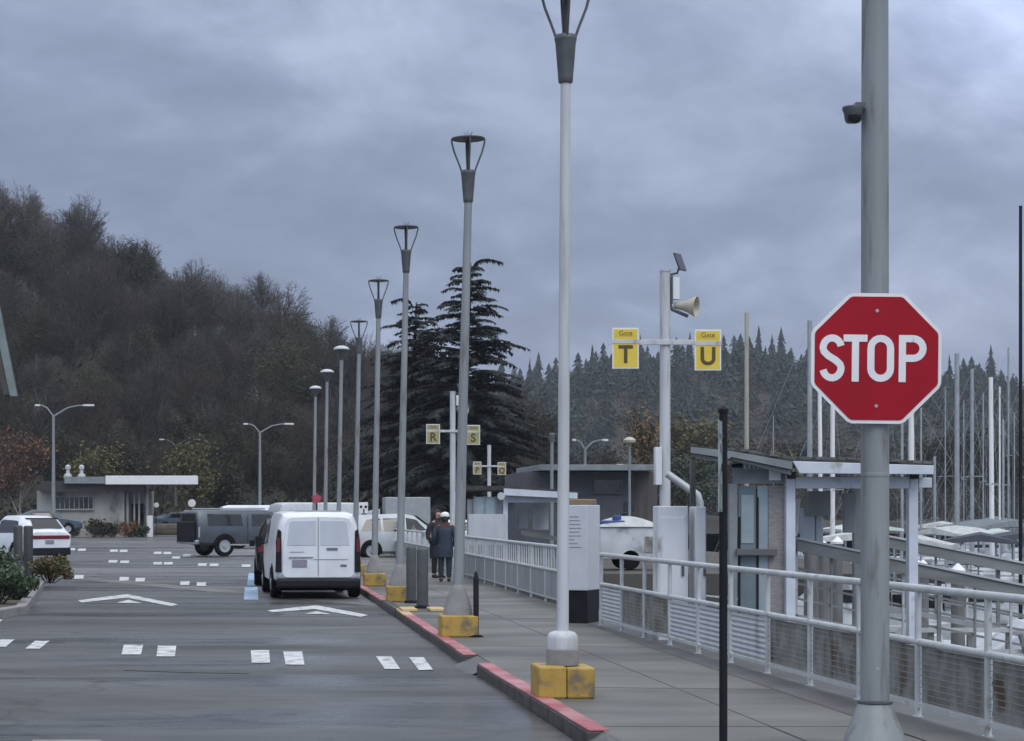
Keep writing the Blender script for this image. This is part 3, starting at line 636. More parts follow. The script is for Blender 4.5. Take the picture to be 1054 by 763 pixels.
# ------------------------------------------------------------------ gate sign posts
def gate_signs(px, d, bar_py, top_py, sgn, letters, label, sw_, sh_, gap, base_z=SW, solar=True, full=False, small_word='Gate', rad=.09, face_m=None):
    face_m = face_m or M['sign_yellow']
    k = F / d; zb = EYE + (VY - bar_py) / k - base_z; zt = EYE + (VY - top_py) / k - base_z
    t = thing('gate_sign_post', label, 'gate sign', (PX(px, d), d, base_z), 0, 'gate letter signs along the harbour')
    b = MB(); b.tube([(0, 0, -.1), (0, 0, zt)], [rad, rad * .95], n=16); b.lathe([(rad * 1.05, zt), (rad * 1.05, zt + .03), (.02, zt + .04)], n=16); b.build('pole', M['pole_white'], t, smooth=40)
    b = MB(); x0, x1 = -gap - sw_ / 2, gap + sw_ / 2
    b.box(((x0 + x1) / 2, -rad - .012, zb), (x1 - x0, .03, .085)); b.build('crossbar', M['pole_white'], t, bevel=.008)
    for s, l in zip((-1, 1), letters):
        c = (s * gap, -rad - .036, zb - .11 * sh_ / .67 + (-.02 if s > 0 else .01))
        pb = MB(); pb.box((0, 0, 0), (sw_, .012, sh_)); p = pb.build('sign_panel', M['sign_white'], t, loc=c, bevel=.003)
        b = MB(); b.box((0, -.008, 0), (sw_ * .9, .003, sh_ * .93)); b.build('yellow_face', face_m, p)
        b = MB(); b.box((0, -.012, sh_ * .37), (sw_ * .66, .003, sh_ * .15)); b.build('header_band', face_m, p)
        text(small_word, sh_ * .17, M['sign_brown'], 'small_lettering', p, (0, -.0145, sh_ * .365), off=.0)
        text(l, sh_ * .60, M['sign_brown'], 'letter', p, (0, -.0115, -sh_ * .17), off=.011, sx=.95)
        b = MB(); b.box((0, -.013, sh_ * .165), (sw_ + .02, .008, sh_ * .10)); b.build('bar_clamp', M['pole_white'], p)
    if solar:
        sb = MB(); sb.box((0, 0, 0), (.035, .30, .42)); s_ = sb.build('solar_panel', M['solar'], t, loc=(.24, -.02, zt + .16), rot=(R(0), R(-20), R(-38)), bevel=.004)
        b = MB(); b.tube([(.05, 0, zt - .05), (.2, 0, zt - .02), (.24, -.01, zt + .1)], .02, n=8); b.build('panel_arm', M['lamp_dark'], t)
        b = MB(); b.box((.17, -.02, zt - .28), (.11, .12, .36)); b.build('control_box', M['cabinet'], t, bevel=.01)
        b = MB(); b.box((.105, -.03, zt - .30), (.03, .08, .46)); b.build('box_bracket', M['lamp_dark'], t)
        b = MB(); b.lathe([(.05, 0), (.07, .12), (.10, .22), (.17, .36), (.165, .37), (.09, .22), (.04, .1)], n=16)
        b.build('horn_speaker', M['beige'], t, smooth=50, loc=(.16, .02, zt - .55), rot=(R(96), 0, R(60)))
        t.children[-1].scale = (.82, .82, .72)
        b = MB(); b.tube([(.06, 0, zt - .5), (.12, 0, zt - .62), (.36, -.08, zt - .74)], .03, n=8); b.build('horn_bracket', M['lamp_dark'], t)
    return t
tg = gate_signs(684.5, 32, 353, 280, 1, 'TU', 'tall white post with yellow gate signs lettered T and U', .435, .67, .675)
zz = lambda py: EYE + (VY - py) * 32 / F - SW
b = MB(); b.box((-.13, -.05, zz(480)), (.11, .14, .62)); b.build('meter_box', M['cabinet'], tg, bevel=.01)
gate_signs(466, 67, 444, 404, 1, 'RS', 'white post with yellow gate signs lettered R and S before the big conifers', .47, .68, .69, rad=.10, face_m=M['sign_faded'])
gate_signs(503.5, 98, 480, 459, 1, 'PQ', 'smallest white post with two yellow gate signs beyond the distant gate shelter', .42, .64, .62, base_z=0, solar=False, rad=.10, face_m=M['sign_faded'])

# cabinets, pipe, sign box by the gate
d = 25.6; k = F / d
def cabinet(px0, px1, d, top_py, label, depth=.35, base=.0):
    x0, x1 = PX(px0, d), PX(px1, d); zt = EYE + (VY - top_py) * d / F
    t = thing('utility_cabinet', label, 'cabinet', ((x0 + x1) / 2, d + .2, base), 0, 'utility cabinets behind the railing'); w = x1 - x0
    b = MB(); b.box((0, 0, zt / 2), (w, depth, zt)); b.build('case', M['cabinet'], t, bevel=.015)
    b = MB(); b.box((-w * .02, -depth / 2 - .008, zt * .52), (w * .86, .012, zt * .8)); b.build('door', M['cabinet'], t, bevel=.004)
    b = MB(); b.box((w * .30, -depth / 2 - .03, zt * .55), (.03, .04, .14)); b.build('handle', M['lamp_dark'], t, bevel=.004)
    return t
cabinet(678, 709, d, 521, 'wide white streaked utility cabinet at the foot of the T and U post', base=0)
cabinet(716, 727.5, d, 521.5, 'narrow white utility cabinet beside the wide one behind the railing', base=0)
t = thing('drain_pipe', 'slanting grey pipe running down from the T and U post to the cabinets', 'pipe', (PX(687, 31), 31, 0))
b = MB(); b.tube([(0, 0, PZ(488, 31)), (.44, -.2, PZ(510, 31)), (.47, -.2, PZ(517, 31)), (.46, -.2, .2)], .06, n=10); b.build('pipe', M['galv'], t, smooth=50)
pf = MB(); pf.slab([(6.3, 24.0), (9.2, 24.0), (9.2, 33.5), (6.3, 33.5)], -.35, 0.0); tag(pf.build('gate_platform', M['concrete']), kind='structure')
for x, y in ((6.8, 24.5), (8.9, 24.5), (8.9, 29), (8.9, 33)):
    b = MB(); b.tube([(0, 0, -3.0), (0, 0, -.36)], .16, n=12); tag(b.build('platform_pile', M['pile'], smooth=50, loc=(x, y, 0)), 'weathered pile under the concrete gate platform', 'pile', 'piles under the gate platform')

# information box
d = 29.8; t = thing('notice_box', 'tall white notice box with grey printed lines and a dark foot beside the railing gap', 'notice box', (PX(599.5, d), d, SW), R(-28))
b = MB(); b.box((0, 0, .70 + .45), (.36, .62, 1.30)); b.build('box', M['board_white'], t, bevel=.012)
b = MB(); b.prism([(-.17, 0), (.17, 0), (.17, .50), (-.17, .50)], -.28, .28); b.build('foot', M['black'], t)
b = MB(); b.box((0, 0, 1.845), (.30, .5, .09)); b.build('wooden_lid', M['wood_tan'], t, bevel=.02)
b = MB(); rnd = random.Random(5)
for i in range(9):
    w = rnd.uniform(.1, .22); b.box((-.13 + w / 2, -.3125, 1.62 - i * .058), (w, .003, .008))
b.build('printed_lines', M['ink'], t)
# ------------------------------------------------------------------ vehicles. +Y of a vehicle is forward, origin at rear centre on the ground
def interp(st, y):
    for a, b in zip(st, st[1:]):
        if y <= b[0]:
            t = (y - a[0]) / max(1e-6, b[0] - a[0]); t = max(0, min(1, t)); return [a[i] + (b[i] - a[i]) * t for i in range(7)]
    return list(st[-1])
def vehicle(name, label, cat, st, paint, wheels, tyre, loc, rz, side_win=(), wscreen=None, rscreen=None, group=None, rim='trim_grey', arch=None):
    """st rows: y, z bottom, z belt, z roof, half widths at sill, belt, roof"""
    t = thing(name, label, cat, loc, rz, group)
    rings = []
    for y, zb, zl, zr, ws, wb, wr in st:
        half = [(ws * .86, zb), (ws, zb + .10), (max(ws, wb) * 1.005, zb + (zl - zb) * .55), (wb, zl), (wr + (wb - wr) * .25, zl + (zr - zl) * .72), (wr * .94, zl + (zr - zl) * .95), (wr * .78, zr), ]
        ring = [(x, y, z) for x, z in half] + [(0, y, zr + .015)] + [(-x, y, z) for x, z in reversed(half)]
        rings.append(ring)
    b = MB(); b.loft(rings)
    for wy in wheels:
        r = interp(st, wy)
        for s in (-1, 1):
            xs = s * (max(r[4], r[5]) * 1.005 + .004); n = 20; rr = tyre * 1.2
            b.add([(xs, wy + rr * math.cos(2 * math.pi * q / n), max(r[1] - .02, tyre + rr * math.sin(2 * math.pi * q / n))) for q in range(n)], [tuple(range(n))], 1)
    b.build('body', [paint, M['rubber']], t, smooth=32)
    for wy in wheels:
        r = interp(st, wy)
        for s in (-1, 1):
            xo = s * (max(r[4], r[5]) - .075)
            b = MB(); b.lathe([(tyre * .62, -.11), (tyre * .93, -.11), (tyre, -.07), (tyre, .07), (tyre * .93, .11), (tyre * .62, .11), (tyre * .60, .06)], n=28, axis='X', c=(xo, wy, tyre), caps=False); w = b.build('wheel', M['rubber'], t, smooth=40)
            b = MB(); b.lathe([(tyre * .64, s * .07), (tyre * .60, s * .10), (tyre * .5, s * .085), (tyre * .22, s * .09), (tyre * .18, s * .12), (.02, s * .12)], n=20, axis='X', c=(xo, wy, tyre)); b.build('rim', M[rim], w, smooth=30)
    def sp(y, f, s):                                     # point on the glasshouse side, f 0 belt .. 1 roof edge
        r = interp(st, y); pts = [(r[5], r[2]), (r[6] + (r[5] - r[6]) * .25, r[2] + (r[3] - r[2]) * .72), (r[6] * .94, r[2] + (r[3] - r[2]) * .95)]
        f2 = f * .95
        if f2 < .72: q = f2 / .72; a, c = pts[0], pts[1]
        else: q = (f2 - .72) / .23; a, c = pts[1], pts[2]
        return (s * (a[0] + (c[0] - a[0]) * q + .014), y, a[1] + (c[1] - a[1]) * q)
    for corners in side_win:
        for s in (-1, 1):
            (ya, fa), (yb, fb), (yc, fc), (yd, fd) = corners; n = 8; vs = []; ms = (0, .25, .5, .75, .9, 1)
            for i in range(n + 1):
                q = i / n; y_a, y_b, f_a, f_b = ya + (yb - ya) * q, yd + (yc - yd) * q, fa + (fb - fa) * q, fd + (fc - fd) * q
                for u in ms: vs.append(sp(y_a + (y_b - y_a) * u, f_a + (f_b - f_a) * u, s))
            b = MB(); k_ = len(ms); b.add(vs, [(k_ * i + j, k_ * i + k_ + j, k_ * i + k_ + j + 1, k_ * i + j + 1) for i in range(n) for j in range(k_ - 1)]); b.build('side_window', M['glass'], t)
    for nm, scr in (('windscreen', wscreen), ('rear_window', rscreen)):
        if not scr: continue
        (ya, za, wa), (yb, zb_, wb_), (ny, nz) = scr
        b = MB(); o = .022; b.add([(-wa, ya + ny * o, za + nz * o), (wa, ya + ny * o, za + nz * o), (wb_, yb + ny * o, zb_ + nz * o), (-wb_, yb + ny * o, zb_ + nz * o)], [(0, 1, 2, 3)]); b.build(nm, M['glass'], t)
    return t
# --- white panel van
d = 40.6; vl = (PX(327.5, d), d, 0)
st = [(0.0, .47, 1.02, 1.70, .78, .83, .69), (.03, .42, 1.03, 1.74, .84, .865, .735), (.09, .36, 1.04, 1.78, .885, .895, .775), (.18, .32, 1.05, 1.805, .895, .905, .79), (.35, .30, 1.05, 1.82, .90, .91, .80), (2.5, .26, 1.05, 1.83, .90, .91, .80), (2.85, .26, 1.05, 1.79, .90, .91, .79), (3.55, .28, 1.05, 1.22, .90, .90, .76), (3.75, .28, 1.03, 1.10, .89, .88, .74), (4.25, .30, .86, .95, .84, .82, .68), (4.42, .36, .70, .78, .72, .70, .55)]
van = vehicle('panel_van', 'white panel van with windowless rear doors parked at the kerb', 'van', st, M['car_white'], (.78, 3.62), .335, vl, R(3.2),
    side_win=[((2.35, .12), (3.35, .12), (2.9, .8), (2.35, .8))], wscreen=((3.62, 1.17, .74), (2.86, 1.76, .66), (.6, .8)))
for s in (-1, 1):
    db = MB(); db.prism([(s * .006, .445), (s * .66, .445), (s * .715, .465), (s * .745, .53), (s * .735, 1.12), (s * .675, 1.60), (s * .64, 1.68), (s * .56, 1.71), (s * .006, 1.725)], -.022, .06); dr = db.build('rear_door', M['car_white'], van, bevel=.012)
    pb = MB(); pb.prism([(s * .045, 1.12), (s * .655, 1.12), (s * .60, 1.60), (s * .56, 1.635), (s * .045, 1.645)], -.030, -.018); pb.build('blank_panel', M['car_panel'], dr, bevel=.006)
    b = MB(); b.prism([(s * .80, .98), (s * .882, .98), (s * .872, 1.25), (s * .85, 1.3), (s * .80, 1.25)], -.028, .13); b.build('tail_light', M['tail_red'], van, bevel=.01)
    b = MB(); b.prism([(s * .765, .56), (s * .893, .56), (s * .88, 1.2), (s * .84, 1.46), (s * .775, 1.42), (s * .765, .975)], -.022, .15); b.build('corner_trim', M['black'], van, bevel=.01)
    b = MB(); b.tube([(s * .92, 3.05, 1.13), (s * 1.0, 3.02, 1.12)], .03, n=8); b.box((s * 1.06, 3.0, 1.16), (.14, .11, .24)); b.build('door_mirror', M['black'], van, bevel=.02)
b = MB(); b.box((0, .015, .33), (1.76, .20, .20)); b.build('rear_bumper', M['black'], van, bevel=.05)
b = MB(); b.box((0, 2.1, .25), (1.62, 3.9, .16)); b.build('underbody_shade', M['rubber'], van)  # dark box added low down to deepen the shadow beneath the van
b = MB(); b.box((-.39, -.034, .745), (.31, .012, .155)); b.build('licence_plate', M['plate'], van, bevel=.004)
b = MB(); b.box((-.36, -.034, .875), (.50, .03, .028)); b.box((-.45, -.03, .985), (.30, .01, .012)); b.box((.26, -.028, .83), (.72, .012, .012)); b.build('door_handle', M['trim_grey'], van, bevel=.004)
b = MB(); b.box((.29, -.036, 1.045), (.235, .008, .05)); b.build('rear_lettering', M['ink'], van, bevel=.02)
b = MB(); b.box((.53, -.034, .70), (.13, .008, .045)); b.build('badge', M['ink'], van, bevel=.01)
b = MB(); b.box((0, -.024, 1.10), (.012, .006, 1.18)); b.build('door_seam', M['trim_grey'], van)
b = MB(); b.box((0, .35, 1.845), (.9, .14, .02)); b.build('roof_trim', M['trim_grey'], van)
# --- black car ahead of the van
st = [(0.0, .45, .95, 1.30, .78, .82, .62), (.08, .32, .98, 1.55, .88, .90, .68), (.5, .25, .98, 1.66, .91, .92, .70), (2.2, .24, .97, 1.68, .91, .92, .70), (3.1, .24, .95, 1.20, .91, .91, .68), (3.4, .25, .93, 1.02, .90, .89, .66), (4.3, .28, .80, .90, .84, .80, .62), (4.5, .35, .65, .72, .7, .66, .5)]
bc = vehicle('parked_car', 'black car mostly hidden in front of the white panel van', 'car', st, M['car_black'], (.85, 3.55), .34, (PX(302, 47.6), 47.6, 0), R(0), side_win=[((.5, .15), (2.9, .15), (2.35, .85), (.6, .85))], rscreen=((.0, 1.02, .66), (.1, 1.5, .56), (-1, .2)))
for s in (-1, 1):
    b = MB(); b.box((s * .80, .03, .92), (.16, .1, .2)); b.build('tail_light', M['tail_red'], bc, bevel=.02)
    b = MB(); b.box((s * 1.0, 2.75, 1.02), (.14, .12, .17)); b.build('door_mirror', M['black'], bc, bevel=.02)
# --- dark grey utility vehicle, side on
st = [(0.0, .62, 1.16, 1.80, .90, .93, .76), (.06, .5, 1.18, 1.86, .96, .98, .80), (.4, .46, 1.18, 1.92, .98, 1.0, .82), (3.2, .44, 1.17, 1.93, .98, 1.0, .82), (3.5, .44, 1.16, 1.88, .98, 1.0, .80), (4.15, .44, 1.15, 1.28, .98, .98, .80), (4.3, .45, 1.13, 1.20, .97, .96, .82), (5.3, .5, 1.04, 1.12, .94, .92, .78), (5.45, .55, .9, .98, .86, .82, .7)]
gv = vehicle('utility_vehicle', 'dark grey utility vehicle parked side on, its black tailgate cover facing the building', 'car', st, M['car_grey'], (1.18, 4.5), .43, (PX(194, 80.5), 80.5, 0), R(-63),
    side_win=[((.42, .12), (2.05, .12), (2.0, .82), (.45, .82)), ((2.45, .10), (3.95, .10), (3.35, .82), (2.5, .82))], wscreen=((4.2, 1.24, .78), (3.52, 1.84, .68), (.6, .8)), rscreen=((-.01, 1.26, .7), (.02, 1.74, .62), (-1, .2)))
b = MB(); b.box((-.05, -.09, 1.02), (1.55, .16, .86)); b.build('tailgate_cover', M['black'], gv, bevel=.05)
b = MB(); b.box((0, -.02, .60), (1.86, .18, .16)); b.build('rear_bumper', M['chrome'], gv, bevel=.03)
for s in (-1, 1):
    b = MB(); b.box((s * .93, .06, 1.0), (.10, .12, .42)); b.build('tail_light', M['trim_grey'], gv, bevel=.02)
    b = MB(); b.box((s * 1.10, 3.75, 1.28), (.18, .14, .26)); b.build('door_mirror', M['chrome'], gv, bevel=.03)
    b = MB(); b.tube([(s * .72, .5, 1.97), (s * .72, 3.2, 1.98)], .025, n=6); b.build('roof_rail', M['trim_grey'], gv)
    b = MB(); b.box((s * 1.005, 2.3, .48), (.1, 1.8, .06)); b.build('side_step', M['trim_grey'], gv, bevel=.01)
    b = MB(); b.box((s * 1.004, 2.25, 1.12), (.012, .02, 1.25)); b.build('door_seam', M['black'], gv)
# --- white hatchback at the planted island, rear three-quarter
st = [(0.0, .5, .98, 1.10, .80, .84, .62), (.10, .36, 1.0, 1.20, .88, .90, .66), (.55, .26, 1.0, 1.58, .92, .93, .66), (1.2, .24, .99, 1.69, .93, .94, .68), (2.3, .23, .97, 1.70, .93, .94, .68), (3.2, .23, .95, 1.22, .93, .92, .66), (3.5, .24, .93, 1.02, .92, .90, .66), (4.4, .28, .78, .88, .86, .80, .6), (4.6, .36, .62, .7, .7, .66, .5)]
wc = vehicle('hatchback', 'white hatchback with a wide red light bar behind the two island bollards', 'car', st, M['car_white'], (.9, 3.7), .36, (PX(51, 69.5), 69.5, 0), R(33), side_win=[((.7, .15), (3.0, .15), (2.4, .85), (1.0, .8))], rscreen=((.12, 1.235, .60), (.53, 1.575, .50), (-.64, .77)))
b = MB(); b.box((0, -.0, .93), (1.62, .06, .13)); b.build('tail_light', M['tail_red'], wc, bevel=.02)
b = MB(); b.box((0, .09, 1.02), (1.5, .1, .05)); b.build('boot_lip', M['car_white'], wc, bevel=.02)
b = MB(); b.box((0, .03, .42), (1.66, .18, .26)); b.build('rear_bumper', M['black'], wc, bevel=.03)
b = MB(); b.box((0, -.015, .76), (.34, .02, .13)); b.build('licence_plate', M['plate'], wc)
b = MB(); b.box((0, .62, 1.60), (1.24, .22, .04)); b.build('roof_spoiler', M['black'], wc, bevel=.015)
# --- small white vehicle rear just inside the frame beyond the hatchback
def van_far(name, label, loc, rz, paint, cat='van', h=1.0):
    st = [(0.0, .45, 1.15, 2.0 * h, .86, .92, .82), (.1, .35, 1.15, 2.2 * h, .95, .98, .86), (.4, .3, 1.15, 2.28 * h, .97, 1.0, .88), (3.8, .3, 1.13, 2.28 * h, .97, 1.0, .88), (4.5, .3, 1.1, 1.35, .97, .98, .8), (5.2, .35, .98, 1.08, .92, .9, .74), (5.35, .45, .8, .88, .8, .78, .6)]
    return vehicle(name, label, cat, st, paint, (.95, 4.3), .36, loc, rz, side_win=[((3.2, .12), (4.2, .12), (3.85, .5), (3.2, .5))], wscreen=((4.55, 1.36, .74), (3.95, 2.0 * h, .68), (.8, .6)), rscreen=((-.01, 1.3, .72), (.03, 1.9 * h, .66), (-1, .1)))
van_far('passenger_van', 'white van whose roof shows above the dark grey utility vehicle', (PX(226, 99), 99, 0), R(-84), M['car_white'], h=.955)
van_far('passenger_van', 'pale silver van roof showing between the grey vehicle and the white panel van', (PX(282, 92), 92, 0), R(-70), M['car_silver'], h=1.0)
# --- light cars beyond the railing
st = [(0.0, .5, 1.0, 1.25, .80, .84, .62), (.10, .36, 1.02, 1.5, .88, .90, .66), (.6, .26, 1.02, 1.70, .92, .93, .68), (2.3, .24, 1.0, 1.76, .93, .94, .70), (2.7, .23, .99, 1.68, .93, .94, .68), (3.55, .23, .97, 1.08, .93, .92, .66), (4.45, .28, .85, .96, .86, .82, .62), (4.62, .36, .68, .75, .7, .66, .5)]
lc = vehicle('estate_car', 'pale silver estate car parked side on behind the distant railing panels', 'car', st, M['car_silver'], (.9, 3.7), .36, (PX(352, 74), 74, 0), R(-78), side_win=[((.5, .15), (1.3, .15), (1.3, .85), (.75, .8)), ((1.4, .15), (2.2, .15), (2.2, .85), (1.4, .85)), ((2.3, .15), (3.35, .15), (2.75, .85), (2.3, .85))], wscreen=((3.6, 1.04, .74), (2.75, 1.68, .62), (.6, .8)))
for s in (-1, 1):
    b = MB(); b.box((s * .7, 4.5, .78), (.36, .2, .14)); b.build('headlight', M['glass_pale'], lc, bevel=.03)
    b = MB(); b.box((s * 1.02, 2.95, 1.05), (.16, .12, .16)); b.build('door_mirror', M['car_silver'], lc, bevel=.02)
st2 = [(0.0, .5, .95, 1.05, .80, .84, .62), (.10, .36, .96, 1.1, .88, .90, .64), (.9, .26, .96, 1.2, .92, .92, .66), (1.6, .24, .95, 1.48, .92, .92, .64), (2.6, .23, .94, 1.48, .92, .92, .64), (3.4, .23, .92, 1.02, .92, .9, .64), (4.4, .28, .78, .88, .84, .8, .6), (4.6, .36, .62, .7, .7, .66, .5)]
vehicle('saloon_car', 'white car whose roof line shows between two lamp posts behind the pedestrians', 'car', st2, M['car_white'], (.9, 3.7), .33, (PX(420, 88), 88, 0), R(-92), side_win=[((1.0, .15), (3.1, .15), (2.6, .85), (1.6, .85))])
# box truck and its cab, grey blue, farther
t = thing('box_truck', 'grey blue box truck parked under the big conifers', 'truck', (PX(372, 100), 100, 0), R(-90), None)
b = MB(); b.box((0, 2.3, 1.75), (2.1, 2.3, 1.7)); b.build('cargo_box', M['trim_grey'], t, bevel=.04)
b = MB(); b.loft([[(x, y, z) for x, z in ((-.95, .5), (.95, .5), (.95, zt), (-.95, zt))] for y, zt in ((.9, 2.0), (.4, 1.9), (-.0, 1.25), (-.6, 1.15), (-.75, .9))]); b.build('cab', M['car_silver'], t, bevel=.06)
b = MB(); b.box((0, 1.6, .55), (1.6, 4.2, .2)); b.build('chassis', M['black'], t)
for y in (0, 2.9):
    for s in (-1, 1):
        b = MB(); b.lathe([(.2, -.12), (.38, -.12), (.4, 0), (.38, .12), (.2, .12)], c=(s * .88, y, .4), n=16, axis='X'); b.build('wheel', M['rubber'], t, smooth=40)
t = thing('round_sign', 'small white sign with two black dots left of the box truck', 'sign', (PX(374, 97), 97, 0))
b = MB(); b.tube([(0, 0, 0), (0, 0, 2.2)], .03, n=8); b.build('post', M['galv'], t)
pb = MB(); pb.box((0, -.04, 2.05), (.46, .02, .55)); p = pb.build('sign_panel', M['sign_white'], t, bevel=.06)
b = MB()
for s in (-1, 1): b.lathe([(.07, -.065), (.07, -.055)], c=(s * .12, 0, 2.1), n=12, axis='Y')
b.box((.02, -.06, 1.9), (.06, .01, .2)); b.build('sign_print', M['black'], p)
# far clutter beyond the lot
st3 = st2
c1 = vehicle('saloon_car', 'dark blue car parked beyond the brown verge beside the small building', 'car', st3, M['car_blue'], (.9, 3.7), .33, (PX(156, 168), 168, .35), R(-62), side_win=[((1.0, .15), (3.1, .15), (2.6, .85), (1.6, .85))], rscreen=((.9, 1.16, .66), (1.55, 1.46, .56), (-.4, .9)))
c2 = vehicle('saloon_car', 'pale blue car beyond the verge, half behind the dark grey utility vehicle', 'car', st3, M['car_silver'], (.9, 3.7), .33, (PX(172, 176), 176, .55), R(-80), side_win=[((1.0, .15), (3.1, .15), (2.6, .85), (1.6, .85))])
c3 = vehicle('saloon_car', 'silver blue car parked beyond the white hatchback at the lot edge', 'car', st3, M['car_blue'], (.9, 3.7), .33, (PX(6, 118), 118, .5), R(-80), side_win=[((1.0, .15), (3.1, .15), (2.6, .85), (1.6, .85))])
def disc_sign(px, py, d, r, label, m, name='round_sign'):
    t = thing(name, label, 'sign', (PX(px, d), d, 0)); z = PZ(py, d)
    b = MB(); b.tube([(0, 0, 0), (0, 0, z)], .035, n=8); b.build('post', M['bark'], t)
    b = MB(); b.lathe([(.02, -.06), (r, -.05), (r, -.03)], c=(0, 0, z), n=18, axis='Y'); b.build('disc', m, t); return t
disc_sign(197.5, 518, 150, .30, 'white round sign sticking up above the roof of the grey utility vehicle', M['sign_white'])
disc_sign(161, 520, 150, .20, 'little white round sign beside the corner of the small building', M['sign_white'])
t = disc_sign(326, 513.5, 74, .16, 'small pinkish red sign on a thin post above the white van roof', M['pink_red'])
b = MB()
for q in range(5):
    a = R(90 + 72 * q); b.add([(.12 * math.cos(a - .5), -.04, PZ(513.5, 74) + .12 * math.sin(a - .5)), (.24 * math.cos(a), -.04, PZ(513.5, 74) + .24 * math.sin(a)), (.12 * math.cos(a + .5), -.04, PZ(513.5, 74) + .12 * math.sin(a + .5)), (.1 * math.cos(a), -.02, PZ(513.5, 74) + .1 * math.sin(a))], [(0, 1, 2), (0, 3, 1), (1, 3, 2), (0, 2, 3)])
b.build('points', M['pink_red'], t)

# ------------------------------------------------------------------ pedestrians
def skin_mesh(name, pts, edges, m, parent, sub=2):
    me = bpy.data.meshes.new(name); me.from_pydata([p[0] for p in pts], edges, []); me.materials.append(m)
    o = bpy.data.objects.new(name, me); COL.objects.link(o); o.parent = parent
    md = o.modifiers.new('skin', 'SKIN'); md.use_smooth_shade = True
    for i, p in enumerate(pts):
        r = p[1]; me.skin_vertices[0].data[i].radius = (r, r) if not hasattr(r, '__len__') else r
    me.skin_vertices[0].data[0].use_root = True
    s = o.modifiers.new('sub', 'SUBSURF'); s.levels = sub; s.render_levels = sub
    return o
def person(label, loc, rz, h, coat, coat_top, trousers, hairm, cap=None, skirt=.60, stance=.10):
    """faces -Y before rz; h standing height"""
    k = h / 1.72; t = thing('person', label, 'person', loc, rz); t.scale = (k, k, k)
    P = [((0, 0, .93), .125), ((0, .01, 1.10), .115), ((0, .015, 1.30), .135), ((0, .01, 1.42), .085), ((0, .0, 1.49), .052), ((0, -.012, 1.55), .072), ((0, -.012, 1.62), .092), ((0, -.005, 1.68), .075)]
    E = [(0, 1), (1, 2), (2, 3), (3, 4), (4, 5), (5, 6), (6, 7)]
    for s in (-1, 1):
        i = len(P); P += [((s * .155, .01, 1.39), .062), ((s * .225, .03, 1.16), .046), ((s * .235, .0, 1.04), .040), ((s * .20, -.10, .95), .032), ((s * .17, -.14, .91), .036), ((s * .15, -.16, .87), .028)]
        E += [(3, i)] + [(i + q, i + q + 1) for q in range(5)]
        i = len(P); P += [((s * .09, .0, .86), .095), ((s * stance, -.005, .50), .060), ((s * stance, .01, .28), .055), ((s * stance, .015, .09), .040), ((s * stance, -.06, .045), .038), ((s * (stance + .01), -.14, .035), .03)]
        E += [(0, i)] + [(i + q, i + q + 1) for q in range(5)]
    body = skin_mesh('body', P, E, M['skin'], t)
    # face
    b = MB(); b.tube([(0, -.095, 1.605), (0, -.118, 1.575), (0, -.10, 1.565)], [.010, .016, .010], n=8); b.build('nose', M['skin'], t, smooth=60)
    b = MB()
    for s in (-1, 1): b.lathe([(.004, -.012), (.012, -.004), (.012, .004), (.004, .01)], c=(s * .033, -.094, 1.615), n=10, axis='Y')
    b.build('eyes', M['shoe'], t)
    b = MB(); b.box((0, -.089, 1.545), (.045, .012, .010)); b.build('mouth', M['coat_brown'], t, bevel=.004)
    # trousers, shoes
    TP = [((0, 0, .92), .145)]; TE = []
    for s in (-1, 1):
        i = len(TP); TP += [((s * .09, 0, .84), .108), ((s * stance, -.003, .50), .082), ((s * stance, .01, .26), .072), ((s * stance, .015, .10), .066)]
        TE += [(0, i)] + [(i + q, i + q + 1) for q in range(3)]
    skin_mesh('trousers', TP, TE, trousers, t)
    for s in (-1, 1):
        b = MB(); b.loft([[(s * stance + r * math.cos(a), y, max(0.004, z + rz_ * math.sin(a))) for a in [2 * math.pi * q / 10 for q in range(10)]] for y, r, z, rz_ in ((.075, .03, .04, .03), (.05, .048, .05, .05), (-.03, .05, .05, .055), (-.12, .046, .035, .038), (-.175, .03, .025, .022))]); b.build('shoe', M['shoe'], t, smooth=60)
    # coat: torso tube with open hem plus sleeves running into the pockets
    b = MB(); rings = []
    for z, rx, ry, yo in ((skirt, .205, .165, .01), (skirt + .12, .215, .17, .01), (.92, .205, .16, .01), (1.08, .19, .15, .012), (1.25, .205, .155, .018), (1.36, .205, .145, .018), (1.43, .15, .115, .014), (1.475, .085, .085, .008), (1.52, .082, .085, .004)):
        rings.append([(rx * math.cos(a) * (1 + .03 * math.sin(7 * a + z * 30)), yo + ry * math.sin(a), z + .006 * math.sin(5 * a)) for a in [2 * math.pi * q / 24 for q in range(24)]])
    b.loft(rings)
    for s in (-1, 1): b.tube([(s * .14, .015, 1.40), (s * .215, .02, 1.32), (s * .262, .04, 1.16), (s * .268, .02, 1.03), (s * .225, -.09, .95), (s * .18, -.135, .93)], [.07, .078, .07, .066, .062, .055], n=12)
    co_ = b.build('coat', [coat, coat_top], t, smooth=70)
    for p in co_.data.polygons:
        if p.center.z > 1.33 and coat_top is not coat: p.material_index = 1
    # hair and cap
    b = MB(); rings = []
    for z, r in ((1.50, .070), (1.54, .092), (1.60, .107), (1.66, .105), (1.70, .085), (1.735, .045), (1.742, .01)):
        rings.append([(r * .93 * math.cos(a), .012 + r * math.sin(a) * (1.04 if math.sin(a) > 0 else (.62 if z < 1.665 else .95)), z + (0.02 if math.sin(a) < 0 and z < 1.56 else 0)) for a in [2 * math.pi * q / 20 for q in range(20)]])
    b.loft(rings); b.build('hair', hairm, t, smooth=70)
